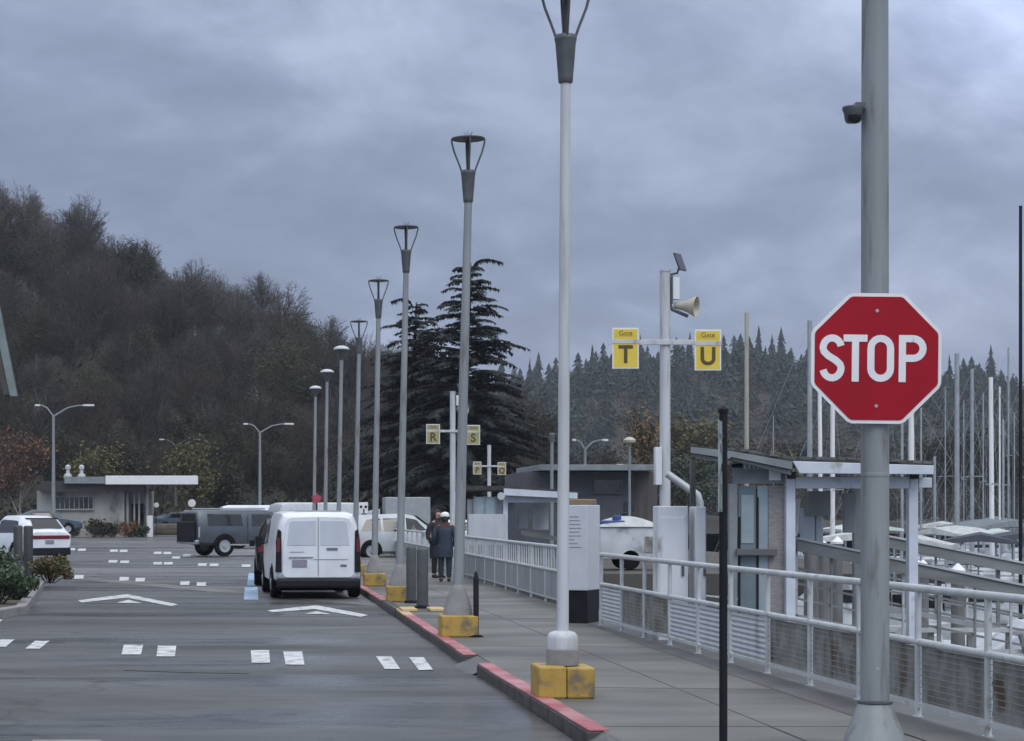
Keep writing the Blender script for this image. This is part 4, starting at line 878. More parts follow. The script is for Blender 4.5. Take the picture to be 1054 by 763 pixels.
    if cap:
        b = MB(); b.lathe([(.115, 1.645), (.118, 1.66), (.112, 1.70), (.085, 1.745), (.03, 1.765), (.004, 1.768)], c=(0, .004, 0), n=20); b.loft([[(x, y, 1.655 + .006 * dz) for x, y in ((-.09, -.07), (-.06, -.17), (0, -.20), (.06, -.17), (.09, -.07))] for dz in (0, 2)], caps=True); b.build('cap', cap, t, smooth=50)
    return t
d1 = 47.4
person('person in a navy padded coat and pale cap, seen from behind on the sidewalk', (PX(458, d1), d1, SW), R(172), 1.66, M['coat_navy'], M['coat_brown'], M['jeans'], M['hair'], M['cabinet'], skirt=.62)
d2 = 50.2
person('person in a long black coat standing half behind the navy padded coat', (PX(450.5, d2), d2, SW), R(28), 1.74, M['coat_black'], M['coat_black'], M['shoe'], M['hair'], None, skirt=.50)
# ------------------------------------------------------------------ gate shelter by the T and U post
def gate_shelter(d, label, pts, full):
    """pts: measured bearings; built at distance d"""
    k = F / d; x = lambda px: PX(px, d); z = lambda py: EYE + (VY - py) / k
    t = thing('gate_shelter', label, 'gate shelter', (0, 0, 0), 0, 'gate shelters at the harbour gates')
    return t, x, z
d = 25.0; t, x, z = gate_shelter(d, 'gate shelter with white fascia, teal door and sloping roof behind the stop sign', None, True)
b = MB(); yb, yf = d + 2.6, d - .30                       # roof: three-point broken slope, thick edge
prof = [(705, 459.5), (745, 463.5), (806, 473.5), (880, 474.5), (951, 478.5)]
ring = lambda off: [(x(px), z(py) + off) for px, py in prof]
bk = lambda px, off: (PX(px + (14 if px < 720 else 0), yb) if px < 940 else x(px), PZ([p for p in prof if p[0] == px][0][1], d) + off + .05)
fr = [(a, yf, c) for a, c in ring(0)] + [(a, yf, c - .10) for a, c in reversed(ring(0))]
rk = [(bk(p[0], 0)[0], yb, bk(p[0], 0)[1]) for p in prof] + [(bk(p[0], 0)[0], yb, bk(p[0], -.1)[1]) for p in reversed(prof)]
b.loft([fr, rk]); b.build('roof', M['roof_dark'], t)
b = MB(); rnd = random.Random(8)
for i in range(26):
    px = 752 + i * 7.7 + rnd.uniform(-2, 2); q = [p for p in prof if p[0] <= px][-1]; n_ = prof[min(prof.index(q) + 1, 4)]
    py = q[1] + (n_[1] - q[1]) * (px - q[0]) / max(1, n_[0] - q[0]); b.box((x(px), d - .1 + rnd.uniform(0, .3), z(py) + .02), (.11, .5, .035), ry=R(rnd.uniform(-4, 8)))
b.build('roof_battens', M['wood_grey'], t)
fz = [(705, 461), (745, 465), (808, 476)]
for (pa, qa), (pb, qb) in zip(fz, fz[1:]):
    b = MB(); b.prism([(x(pa), z(qa)), (x(pb), z(qb)), (x(pb), z(qb) - .10), (x(pa), z(qa) - .075)], yf - .04, yf - .003); b.build('fascia', M['fascia_grey'], t)
    b = MB(); b.prism([(x(pa) + .05, z(qa) - .085), (x(pb), z(qb) - .112), (x(pb), z(qb) - .17), (x(pa) + .05, z(qa) - .12)], yf + .02, yf + .08); b.build('fascia_batten', M['fascia_grey'], t)
b = MB(); b.prism([(x(808), z(475.5)), (x(951), z(480)), (x(951), z(489)), (x(815), z(488))], yf - .06, yf - .004); b.build('fascia', M['fascia'], t, bevel=.006)
b = MB(); b.box(((x(815) + x(938)) / 2, d - .02, z(497)), (x(936) - x(818), .10, .15)); b.build('beam', M['fascia'], t, bevel=.006)
b = MB(); b.box((x(951), d - .02, z(497)), (.17, .08, .13)); b.build('beam_end', M['fascia'], t, bevel=.006)
for px in (812.5, 938.5):
    b = MB(); b.box((x(px), d - .01, (z(489) + .0) / 2), (.12, .12, z(489))); b.build('column', M['fascia'], t, bevel=.008)
    b = MB(); b.box((x(px), d - .03, z(489.5)), (.10, .17, .09)); b.build('column_bracket', M['roof_dark'], t)
b = MB(); b.box((PX(713, d + 2.4), d + 2.4, PZ(468, d) / 2), (.07, .07, PZ(468, d))); b.build('post', M['wood_grey'], t)
for px in (822, 936):
    b = MB(); b.box((x(px) + .05, d + 2.3, z(500) / 2), (.10, .10, z(500))); b.build('rear_post', M['fascia_grey'], t)
b = MB(); b.box((x(782), d + .02, z(487.5)), (x(807) - x(752), .06, .26)); b.build('door_header', M['fascia_grey'], t)
b = MB()
for i in range(5): b.box((x(766 + i * 4.6), d - .02, z(480)), (.03, .05, .06))
b.build('wall_vent', M['fascia'], t)
b = MB(); b.box((x(758), d - .02, z(479.5)), (.13, .05, .05)); b.build('dark_fitting', M['black'], t)
b = MB(); b.box((x(797), d - .025, z(489)), (.15, .02, .14)); b.build('wall_notice', M['sign_white'], t, bevel=.004)
b = MB(); b.box((x(754), d, z(498) / 2), (.10, .08, z(498))); b.build('door_jamb', M['fascia_grey'], t)
b = MB(); b.box((x(769.5), d + .03, z(500.5) / 2 + .06), (x(778) - x(760.5), .03, z(500.5) - .12)); dr = b.build('door', M['teal'], t)
b = MB(); b.box((x(769.5), d + .01, 1.72), (x(776) - x(763), .012, .62)); b.build('door_glass', M['pane_pale'], dr)
b = MB(); b.box((x(785.5), d + .035, z(500) / 2), (x(791) - x(780.5), .03, z(500))); b.build('side_panel', M['pane_pale'], t)
b = MB(); b.box((x(799.5), d + .04, z(500) / 2), (x(808) - x(791.5), .05, z(500))); b.build('panel', M['brick'], t)
b = MB(); b.box((x(777.5), d - .04, z(568.5)), (x(799) - x(757), .10, .085)); b.build('sill', M['wood_grey'], t, bevel=.008)
b = MB(); b.box((x(761), d + .01, .9), (.03, .02, 1.7)); b.box((x(780), d + .01, .7), (.025, .02, 2.6)); b.build('door_frame', M['black'], t)
b = MB(); b.box((x(839), d + 2.25, z(506)), (x(856) - x(822), .06, .12)); b.build('rear_lintel', M['roof_dark'], t)
b = MB(); b.box((x(857), d + 2.2, z(505) / 2 + .3), (.16, .08, z(505) - .6)); b.build('rear_wall_panel', M['fascia_grey'], t)
b = MB(); b.box((x(877), d + 1.5, z(518)), (.30, .2, .34)); b.build('hanging_box', M['panel_grey'], t, bevel=.01)
b = MB(); b.box((x(868), d + 1.6, z(545)), (.16, .16, .55)); b.box((x(881), d + 1.62, z(545)), (.10, .1, .5)); b.build('low_locker', M['fascia'], t, bevel=.01)
b = MB(); b.box((x(919), d + 1.8, z(528)), (.16, .08, .55)); b.build('rear_wall_panel', M['panel_grey'], t)
b = MB(); b.tube([(x(839), d + .9, z(553)), (x(842.5), d + .9, z(513))], .03, n=8); tag(b.build('white_pole', M['sign_white'], smooth=50), 'short leaning white pole inside the gate shelter opening', 'pole')
bpy.data.objects['white_pole'].name = 'leaning_pole'
# second shelter
d = 60.0; t, x, z = gate_shelter(d, 'smaller distant gate shelter with white fascia behind the picket railing', None, True)
k = F / d
b = MB(); b.prism([(x(481), z(500)), (x(530), z(500.5)), (x(593), z(506)), (x(593), z(509)), (x(520), z(505)), (x(481), z(505))], d - .3, d + 3.4); b.build('roof', M['roof_dark'], t)
b = MB(); b.prism([(x(517), z(503)), (x(592), z(507.5)), (x(592), z(513.5)), (x(517), z(510))], d - .42, d - .31); b.build('fascia', M['fascia'], t)
b = MB(); b.box((x(555), d, z(514.5)), (x(588) - x(522), .1, .17)); b.build('beam', M['fascia'], t)
for px in (520, 586):
    b = MB(); b.box((x(px), d, z(510) / 2), (.14, .14, z(510))); b.build('column', M['fascia'], t)
b = MB(); b.box((x(499), d + .05, z(525) / 2 + .4), (x(518) - x(482), .08, z(506) - .7)); b.build('side_wall', M['fascia_grey'], t)
b = MB(); b.box((x(499), d - .03, z(524)), (.62, .04, .75)); wn = b.build('window', M['glass_pale'], t)
b = MB()
for dx in (-.33, 0, .33): b.box((x(499) + dx, d - .055, z(524)), (.05, .03, .8))
b.build('window_frame', M['fascia_grey'], wn)
b = MB(); b.box((x(500), d - .2, z(545)), (x(519) - x(481), .3, .95)); b.build('low_wall', M['panel_white'], t)
b = MB(); b.box((x(534), d + 3, z(528)), (.6, .06, 1.0)); b.build('rear_window', M['glass_pale'], t)
b = MB(); b.box((x(552), d + 3, z(535)), (.35, .1, .6)); b.box((x(572), d + 3, z(528)), (.5, .06, 1.1)); b.build('rear_panel', M['panel_white'], t)
b = MB(); b.lathe([(.11, -.03), (.12, 0), (.02, .03)], c=(x(514), d - .4, z(511)), n=14, axis='Y'); b.build('round_lamp', M['lamp_white'], t)
b = MB(); b.prism([(x(527), z(545)), (x(592), z(557)), (x(592), z(561)), (x(527), z(550))], d - 2.0, d - 1.92); tag(b.build('gangway_rail', M['wood_grey']), 'brownish gangway side rail in front of the distant gate shelter', 'gangway rail')

# ------------------------------------------------------------------ gangway down to the floats
t = thing('gangway', 'gangway with two broad weathered side rails sloping down from the gate shelter', 'gangway', (0, 0, 0))
def side(d, px0, py0, px1, py1, extra):
    x0, z0, x1, z1 = PX(px0, d), PZ(py0, d), PX(px1, d), PZ(py1, d); s = (z1 - z0) / (x1 - x0)
    x1 += extra; z1 += s * extra; L_ = math.hypot(x1 - x0, z1 - z0)
    b = MB(); b.prism([(x0, z0), (x1, z1), (x1, z1 - .175), (x0, z0 - .15)], d - .035, d + .035); b.build('side_rail', M['gang_grey'], t)
    b = MB(); b.prism([(x0, z0 + .032), (x1, z1 + .034), (x1, z1 + .003), (x0, z0 + .003)], d - .06, d + .06); b.build('rail_cap', M['rail'], t)
    b = MB(); b.prism([(x0, z0 - .98), (x1, z1 - .98), (x1, z1 - 1.06), (x0, z0 - 1.06)], d - .04, d + .04); b.build('lower_chord', M['panel_grey'], t)
    n = int(L_ / .46)
    for i in range(n + 1):
        q = i / n; xx = x0 + (x1 - x0) * q; zz_ = z0 + (z1 - z0) * q
        b = MB(); b.box((xx, d + .05, zz_ - .55), (.05 if i % 4 == 0 else .028, .03, .92)); b.build('baluster', M['gang_grey'] if i % 3 else M['rail'], t)
    for dz in (.36, .56, .76):
        b = MB(); b.prism([(x0, z0 - dz), (x1, z1 - dz), (x1, z1 - dz - .03), (x0, z0 - dz - .03)], d + .07, d + .10); b.build('guard_bar', M['gang_grey'], t)
    return x0, z0, x1, z1
a = side(25.6, 820, 555.5, 1054, 604, 6)
c = side(28.2, 900, 550.5, 1054, 581, 6)
b = MB(); b.add([(a[0], 25.65, a[1] - 1.0), (a[2], 25.65, a[3] - 1.0), (a[2], 28.15, a[3] - 1.0), (a[0], 28.15, a[1] - 1.0)], [(0, 1, 2, 3)]); b.build('walkway', M['float'], t)

# ------------------------------------------------------------------ small restroom building, harbour house, roof corner
d = 144.0; x = lambda px: PX(px, d); z = lambda py: PZ(py, d)
t = thing('restroom_building', 'low pale block building with dark flat roof and a long white canopy band', 'building', (0, 0, 0))
def wall_poly(b, poly, y0, y1, m=0): b.prism(poly, y0, y1, m)
b = MB(); b.box(((x(38) + x(128)) / 2, d + 2.5, z(505) / 2), (x(128) - x(38), 5, z(505))); b.build('wall', M['block_wall'], t)
b = MB(); b.box(((x(128) + x(155)) / 2, d + 3.2, z(505) / 2), (x(155) - x(128), 3.6, z(505))); b.build('recessed_wall', M['block_wall'], t)
b = MB(); b.box(((x(42) + x(149)) / 2, d + 2.2, z(500.8)), (x(149) - x(42), 6.4, .78)); b.build('roof', M['roof_dark'], t)
b = MB(); b.box(((x(110) + x(204)) / 2, d - .9, z(494.6)), (x(204) - x(110), 1.2, .64)); b.build('canopy_band', M['sign_white'], t, bevel=.02)
b = MB(); b.box(((x(68) + x(109.5)) / 2, d - .85, z(494.6)), (x(109.5) - x(68), 1.0, .5)); b.build('canopy_band', M['fascia_grey'], t)
b = MB(); b.box(((x(112) + x(204)) / 2, d + 1.3, z(494)), (x(203) - x(112), 3.2, .5)); b.build('canopy', M['roof_dark'], t)
for px in (71, 85):
    b = MB(); b.lathe([(.30, 0), (.28, .22), (.14, .30), (.13, .62), (.20, .64), (.20, .86), (.05, .95)], c=(x(px), d - .9, z(492)), n=14); b.build('roof_vent', M['lamp_white'], t, smooth=40)
b = MB(); b.box((x(76.5), d - .03, z(517.5)), (x(96) - x(57), .06, .98)); w = b.build('window', M['glass'], t)
b = MB()
for q in range(9): b.box((x(57 + 39 * q / 8), d - .09, z(517.5)), (.05, .05, .98))
b.box((x(76.5), d - .1, z(511)), (x(97) - x(56), .08, .12)); b.box((x(76.5), d - .13, z(524.5)), (x(97) - x(56), .14, .1)); b.build('window_frame', M['block_wall'], w)
for px, w_ in ((131, .18), (138, .12), (143, .12), (151.5, .22)):
    b = MB(); b.box((x(px), d + .4, z(508) / 2), (w_, .3, z(508))); b.build('porch_post', M['block_wall'], t)
b = MB(); b.box((x(140.5), d + 1.36, 1.3), (.9, .04, 2.4)); b.build('door', M['roof_dark'], t)
b = MB(); b.box((x(146.5), d + 1.37, 1.2), (.5, .06, 2.2)); b.build('door', M['panel_dirty'], t)
b = MB(); b.box((x(154.5), d - .2, .8), (.42, .1, 1.6)); tag(b.build('white_board', M['sign_white'], bevel=.02), 'short white board standing at the corner of the low block building', 'board')
bpy.data.objects['white_board'].name = 'notice_board'
b = MB(); b.box((x(165), d + 1, z(503)), (.12, .12, .3)); b.build('canopy_fitting', M['fascia_grey'], t)
d = 80.0; x = lambda px: PX(px, d); z = lambda py: PZ(py, d)
t = thing('harbour_building', 'dark grey flat roofed harbour building behind the T and U post', 'building', (0, 0, 0))
b = MB(); b.box(((x(540) + x(650)) / 2, d + 3, z(486) / 2), (x(650) - x(540), 6, z(486))); b.build('wall', M['house_grey'], t)
b = MB(); b.box(((x(650) + x(678)) / 2, d + 3.3, z(486) / 2), (x(678) - x(650), 6, z(486))); b.build('board_wall', M['house_brown'], t)
b = MB(); b.box(((x(552) + x(672)) / 2, d + 2.4, z(482)), (x(672) - x(552), 7, .24)); b.build('roof', M['fascia_grey'], t, bevel=.02)
for px0, px1, py0, py1 in ((611, 641, 494, 508), (597, 608.5, 516, 526), (642, 653, 516.5, 528)):
    b = MB(); b.box(((x(px0) + x(px1)) / 2, d - .02, (z(py0) + z(py1)) / 2), (x(px1) - x(px0), .06, z(py0) - z(py1))); w = b.build('window', M['glass'], t)
    b = MB(); b.box(((x(px0) + x(px1)) / 2, d - .06, z(py1)), (x(px1) - x(px0) + .1, .07, .05)); b.build('window_sill', M['house_grey'], w)
b = MB(); b.box((x(636), d - .4, z(479.5)), (.22, .2, .12)); b.build('roof_light', M['lamp_white'], t)
d = 40.0
t = thing('roof_corner', 'steep dark roof edge with a pale grey green board entering at the photo edge', 'building', (0, 0, 0))
b = MB(); b.prism([(-4.66, 4.22), (-4.86, 4.22), (-5.55, 7.4), (-5.30, 7.4)], 40, 40.4); b.build('roof_slope', M['roof_dark'], t)
b = MB(); b.prism([(-4.64, 4.20), (-4.79, 4.20), (-5.45, 7.4), (-5.27, 7.4)], 39.94, 39.997); b.build('edge_board', M['eave'], t)
b = MB(); b.prism([(-4.80, 4.23), (-4.93, 4.23), (-5.58, 7.4), (-5.46, 7.4)], 39.97, 40.02); b.build('brown_board', M['house_brown'], t)  # thin brown board along the inside of the edge board
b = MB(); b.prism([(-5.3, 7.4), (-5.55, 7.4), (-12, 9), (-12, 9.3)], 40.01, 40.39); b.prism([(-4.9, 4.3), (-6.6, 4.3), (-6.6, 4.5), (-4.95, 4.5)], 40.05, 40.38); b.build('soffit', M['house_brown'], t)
b = MB(); b.box((-9.2, 42.9, 2.25), (5.2, 5.5, 4.3)); b.build('wall', M['house_grey'], t)

# ------------------------------------------------------------------ twin-arm lot lights and thin poles behind
def twin(px, d, top_py, span0, span1, rise, label, m=None, base=0):
    k = F / d; t = thing('lot_light', label, 'street light', (PX(px, d), d, base), 0, 'twin armed lot lights'); h = PZ(top_py, d) - base
    b = MB(); b.tube([(0, 0, 0), (0, 0, h)], [.15, .085], n=10); b.build('pole', m or M['pole_grey'], t, smooth=60)
    for s, sp in ((-1, span0), (1, span1)):
        w = sp / k; b = MB(); b.tube([(0, 0, h - .12), (s * w * .35, 0, h + rise * .75), (s * w * .62, 0, h + rise), (s * w * .8, 0, h + rise)], [.06, .05, .045, .04], n=8); a = b.build('arm', m or M['pole_grey'], t, smooth=60)
        b = MB(); b.loft([[(s * w * q, y * wy, h + rise + zz_) for y, zz_ in ((-1, -.05), (1, -.05), (.7, .08), (-.7, .08))] for q, wy in ((.72, .08), (.84, .17), (1.0, .10))]); b.build('lamp_head', M['pole_white'], a, bevel=.02)
    return t
twin(55, 131, 427, 19, 42, .62, 'twin armed lot light before the orange tree and low block building')
twin(267.5, 151, 444, 17, 35, .55, 'twin armed lot light behind the white panel van')
twin(181, 190, 458, 17, 25, .5, 'dim twin armed light almost lost in the trees above the grey vehicle', M['bark_pale'])
twin(602, 118, 461, 13, 24, .45, 'twin armed light rising behind the dark harbour building', None)
def thin_pole(px, d, top_py, r, label, m, base=0, headed=None, name='slim_pole'):
    t = thing(name, label, 'pole', (PX(px, d), d, base)); h = PZ(top_py, d) - base
    b = MB(); b.tube([(0, 0, 0), (0, 0, h)], [r, r * .8], n=8); b.build('shaft', m, t, smooth=60)
    if headed == 'lamp': b = MB(); b.lathe([(.06, 0), (.22, .05), (.24, .14), (.1, .25)], c=(0, 0, h), n=12); b.build('lamp_head', M['beige'], t, smooth=50)
    if headed == 'cap': b = MB(); b.lathe([(r * 1.5, -.3), (r * 1.6, .0), (r, .05)], c=(0, 0, h), n=10); b.build('cap', M['lamp_dark'], t)
    return t
thin_pole(648, 72, 457, .055, 'slim pole with small beige lamp head in front of the harbour building', M['pole_grey'], headed='lamp')
thin_pole(568, 78.5, 447, .08, 'grey pole with dark cap beside the tall white lamp post', M['pole_grey'], headed='cap')
d = 62; t = thing('boat_trailer', 'white box trailer under a heaped white cover before the harbour building', 'trailer', (PX(644, d), d, 0))
b = MB(); b.box((0, 0, .85), (PX(676, d) - PX(613, d), 1.6, 1.02)); b.build('box', M['hull'], t, bevel=.04)
b = MB(); rings = []
for q in range(9):
    u = q / 8; xx = -1.0 + 2.05 * u; hh = .06 + .26 * math.sin(math.pi * min(1, u * 1.05)) ** .8
    rings.append([(xx, -.86, 1.36), (xx, -.6, 1.38 + hh * .7), (xx, 0, 1.38 + hh), (xx, .6, 1.38 + hh * .7), (xx, .86, 1.36)])
b.loft(rings, caps=False); b.build('cover', M['canvas_white'], t, smooth=60)
b = MB(); b.box((-.55, -.5, 1.5), (.8, .4, .12)); b.box((-.38, -.5, 1.62), (.25, .25, .2)); b.build('blue_cloth', M['canvas_blue'], t, bevel=.04)
b = MB(); b.box((.70, -.815, .8), (.5, .02, .5)); b.build('rusty_panel', M['panel_dirty'], t)
for s in (-1, 1):
    b = MB(); b.lathe([(.1, -.1), (.3, -.1), (.32, 0), (.3, .1), (.1, .1)], c=(0, s * .7, .32), n=16, axis='Y'); b.build('wheel', M['rubber'], t)
# ------------------------------------------------------------------ marina: floats, piles, boats
def dock(x0, y0, x1, y1, w, label):
    L_ = math.hypot(x1 - x0, y1 - y0); t = thing('dock', label, 'dock', (x0, y0, -2.4), math.atan2(y1 - y0, x1 - x0), 'floating docks')
    b = MB(); b.box((L_ / 2, 0, .42), (L_, w, .10)); b.build('deck', M['float'], t)
    b = MB(); b.box((L_ / 2, -w / 2 - .03, .28), (L_, .06, .32)); b.box((L_ / 2, w / 2 + .03, .28), (L_, .06, .32)); b.build('edge_board', M['wood_pale'], t)
    b = MB(); b.box((L_ / 2, 0, .1), (L_, w * .9, .5)); b.build('floats', M['black'], t); return t
dock(8.0, 28.6, 60, 28.6, 2.6, 'nearest floating dock below the gangway foot')
dock(13.5, 41, 62, 41, 1.8, 'floating dock in the middle of the harbour behind the railing')
dock(24, 63, 70, 63, 1.8, 'floating dock among the tall sailboat masts')
dock(26, 90, 90, 90, 1.8, 'farthest floating dock under the masts')
def pile(px, d, top_py, r, label, cap=True):
    t = thing('pile', label, 'pile', (PX(px, d), d, -4), 0, 'mooring piles in the harbour'); h = PZ(top_py, d) + 4
    b = MB(); b.tube([(0, 0, 0), (0, 0, h)], [r, r * .9], n=14); b.build('shaft', M['pile'], t, smooth=60)
    if cap: b = MB(); b.lathe([(r * 1.05, 0), (r * 1.05, .06), (.02, .2)], c=(0, 0, h), n=14); b.build('cap', M['sign_white'], t)
for i, (px, dd, py, r) in enumerate(((835, 37, 560, .15), (848, 44, 566, .15), (940, 40, 582, .15), (950, 46, 585, .14), (986, 40, 590, .15), (862, 52, 560, .15))):
    pile(px, dd, py, r, 'weathered mooring pile with pale cap standing among the docks behind the railing')
def hull_rings(L_, B, fb, sheer=.12, n=11, deep=.25):
    rings = []
    for i in range(n):
        u = i / (n - 1); w = B / 2 * (math.sin(math.pi * (.28 + .72 * (1 - u)) * .5 + 0) ** .8 if u > .35 else .92 + .08 * u / .35) * (1 if u < .6 else max(.02, 1 - ((u - .6) / .4) ** 2.2))
        f = fb * (1 + sheer * (2 * u - .8) ** 2 * 1.5); ov = u * L_ - L_ / 2
        rings.append([(-w, ov + .06 * L_ * u * u, f), (-w * .93, ov + .03 * L_ * u * u, f * .45), (-w * .7, ov, -deep * .5), (0, ov, -deep), (w * .7, ov, -deep * .5), (w * .93, ov + .03 * L_ * u * u, f * .45), (w, ov + .06 * L_ * u * u, f)])
    return rings
def sailboat(px, d, top_py, rz, label, L_=9, mast=None, r=.075, spread=True, canvas='canvas_blue', hullm='hull', lean=0, boom=True, foot=0):
    my = L_ * .08; t = thing('sailboat', label, 'sailboat', (PX(px, d) + my * math.sin(rz) - lean * math.cos(rz) * .5, d - my * math.cos(rz), -2.4), rz, 'sailboats moored in the harbour')
    h = PZ(top_py, d) + 2.4; B = L_ * .31; fb = L_ * .11; rg = hull_rings(L_, B, fb)
    b = MB(); b.loft([[p for p in ring] for ring in rg]); b.build('hull', M[hullm], t, smooth=50)
    b = MB(); b.loft([[(-w, y, fb + .02), (-w * .85, y, fb + hh), (w * .85, y, fb + hh), (w, y, fb + .02)] for y, w, hh in ((-L_ * .15, B * .30, .42), (L_ * .05, B * .3, .42), (L_ * .2, B * .22, .3), (L_ * .27, B * .12, .06))]); cb = b.build('cabin', M['hull'], t, bevel=.05)
    for s in (-1, 1): b = MB(); b.box((s * B * .292, -L_ * .03, fb + .24), (.02, L_ * .16, .12)); b.build('cabin_window', M['glass'], cb)
    b = MB(); b.tube([(0, my, fb), (lean, my, h)], [r, r * .8], n=10); b.build('mast', mast or M['alu'], t, smooth=60)
    if boom:
        b = MB(); b.tube([(0, my, fb + 1.1), (0, -L_ * .36, fb + 1.0)], .05, n=8); b.build('boom', M['alu'], t, smooth=60)
        b = MB(); b.tube([(0, my - .1, fb + 1.22), (0, -L_ * .1, fb + 1.22), (0, -L_ * .34, fb + 1.1)], [.14, .13, .07], n=8); b.build('sail_cover', M[canvas], t, smooth=60)
    if spread:
        zs = fb + (h - fb) * .52; c = lean * .52
        b = MB(); b.tube([(c - .95, my, zs - .02), (c, my, zs), (c + .95, my, zs - .02)], .022, n=6); b.build('spreader', M['alu'], t)
        b = MB()
        for s in (-1, 1): b.tube([(s * B * .45, my, fb), (c + s * .95, my, zs), (lean, my, h - .2)], .005, n=4)
        b.tube([(0, L_ * .53, fb + .1), (lean, my, h - .1)], .005, n=4); b.tube([(0, -L_ * .48, fb + .1), (lean, my, h - .1)], .005, n=4); b.build('stays', M['galv'], t)
    return t
sailboat(768.5, 118, 322, R(12), 'sailboat with a tall pale wooden mast behind the sloping shelter roof', 10, M['wood_pale'], .15, False, boom=False)
sailboat(833.5, 64, 330, R(70), 'sailboat whose blue grey mast rises at the edge of the stop sign', 8.5, M['alu'], .095, True)
sailboat(846, 66, 396, R(85), 'sailboat with a white leaning mast seen below the stop sign', 8, M['sign_white'], .08, False, lean=.32, boom=False)
sailboat(857, 68, 392, R(95), 'sailboat with white upright mast beside the leaning one under the stop sign', 8, M['sign_white'], .09, True)
sailboat(938, 62, 372, R(80), 'sailboat with thick white mast at the right edge of the stop sign', 8.5, M['sign_white'], .10, True)
sailboat(928.5, 80, 405, R(100), 'sailboat with thin grey mast between pole and white mast', 8, M['alu'], .065, False)
sailboat(985, 69, 364, R(75), 'sailboat with pale mast, first one clear of the stop sign', 9, M['alu'], .10, False, canvas='canvas_green')
sailboat(1000.5, 78, 380, R(95), 'sailboat with slim mast and spreader next to a paler thicker mast', 9, M['alu'], .085, True, canvas='canvas_green')
sailboat(1022, 72, 388, R(82), 'sailboat with white mast leaning slightly beside the black mast', 9, M['sign_white'], .095, True, lean=.25)
sailboat(1032.5, 92, 432, R(100), 'small sailboat with short thin mast close to the black mast', 7, M['alu'], .07, False)
sailboat(962, 95, 470, R(80), 'small sailboat with the shortest mast near the shelter column', 6.5, M['alu'], .08, True)
sailboat(1050.5, 47, 212, R(88), 'sailboat with the tall black mast by the photo edge', 9, M['black'], .047, False, boom=False)
sailboat(1038, 105, 358, R(80), 'distant sailboat with faint thin mast behind the black mast', 9, M['alu'], .06, True)
def motorboat(px, d, rz, L_, label, canvas='canvas_white', fly=True, hullm='hull'):
    t = thing('motorboat', label, 'motorboat', (PX(px, d), d, -2.4), rz, 'motorboats moored in the harbour'); B = L_ * .36; fb = L_ * .14
    b = MB(); b.loft(hull_rings(L_, B, fb, .2)); b.build('hull', M[hullm], t, smooth=50)
    b = MB(); b.loft([[(-w, y, fb + .02), (-w * .88, y, fb + hh), (w * .88, y, fb + hh), (w, y, fb + .02)] for y, w, hh in ((-L_ * .22, B * .4, 1.3), (L_ * .02, B * .4, 1.35), (L_ * .16, B * .36, .55), (L_ * .3, B * .22, .12))]); cb = b.build('cabin', M['hull'], t, bevel=.06)
    for s in (-1, 1): b = MB(); b.box((s * B * .378, -L_ * .10, fb + .86), (.03, L_ * .2, .36), ry=s * R(-2)); b.build('cabin_window', M['glass'], cb)
    b = MB(); b.box((0, -L_ * .228, fb + .85), (B * .6, .03, .5)); b.build('rear_window', M['glass'], cb)
    if fly:
        b = MB(); b.loft([[(-B * .36, y, z_), (-B * .34, y, z_ + .05 + .16 * s), (0, y, z_ + .22 * s + .06), (B * .34, y, z_ + .05 + .16 * s), (B * .36, y, z_)] for y, z_, s in ((-L_ * .26, fb + 2.35, .3), (-L_ * .1, fb + 2.45, 1), (L_ * .06, fb + 2.38, .3))]); b.build('canopy', M[canvas], t, smooth=60)
        for s in (-1, 1):
            for y in (-L_ * .24, L_ * .04): b = MB(); b.tube([(s * B * .36, y, fb + 1.2), (s * B * .355, y, fb + 2.38)], .025, n=6); b.build('canopy_post', M['alu'], t)
        b = MB(); b.tube([(-B * .4, L_ * .1, fb + 1.5), (B * .4, L_ * .1, fb + 1.5)], .02, n=6); b.build('grab_bar', M['alu'], t)
    b = MB()
    for s in (-1, 1): b.tube([(s * B * .42, -L_ * .1, fb + .5), (s * B * .40, L_ * .2, fb + .6), (0.02 * s, L_ * .52, fb + .8)], .02, n=6)
    b.build('bow_rail', M['alu'], t)
    b = MB()
    for s in (-1, 1):
        for q in (-.2, .1): b.lathe([(.02, .1), (.12, .2), (.12, .6), (.02, .7)], c=(s * B * .52, L_ * q, fb * .2), n=10)
    b.build('fender', M['sign_white'], t); return t
motorboat(968, 66, R(20), 7.5, 'white motorboat with open framed canopy near the shelter column', 'canvas_white')
motorboat(1003, 62, R(80), 7, 'motorboat under a pale green canopy among the masts', 'canvas_green')
motorboat(1040, 70, R(-70), 9, 'large white motorboat with high canopy at the photo edge', 'canvas_slate')
motorboat(1016, 96, R(40), 8, 'white motorboat with dark canopy farther out between the masts', 'canvas_navy')
motorboat(855, 56, R(75), 7, 'white motorboat seen through the gate shelter opening', 'canvas_white')
motorboat(905, 75, R(-80), 8, 'white motorboat seen between the pole and the shelter column', 'canvas_green')
motorboat(925, 56, R(60), 6, 'motorboat with grey canvas seen through the railing beside the steel pole', 'canvas_white')
motorboat(1062, 32, R(75), 7.5, 'white boat with deck steps lying at the end of the gangway', 'canvas_white', False)
motorboat(722, 70, R(70), 5.5, 'small white covered boat between the white cabinets and the black sign post', 'canvas_white', False)

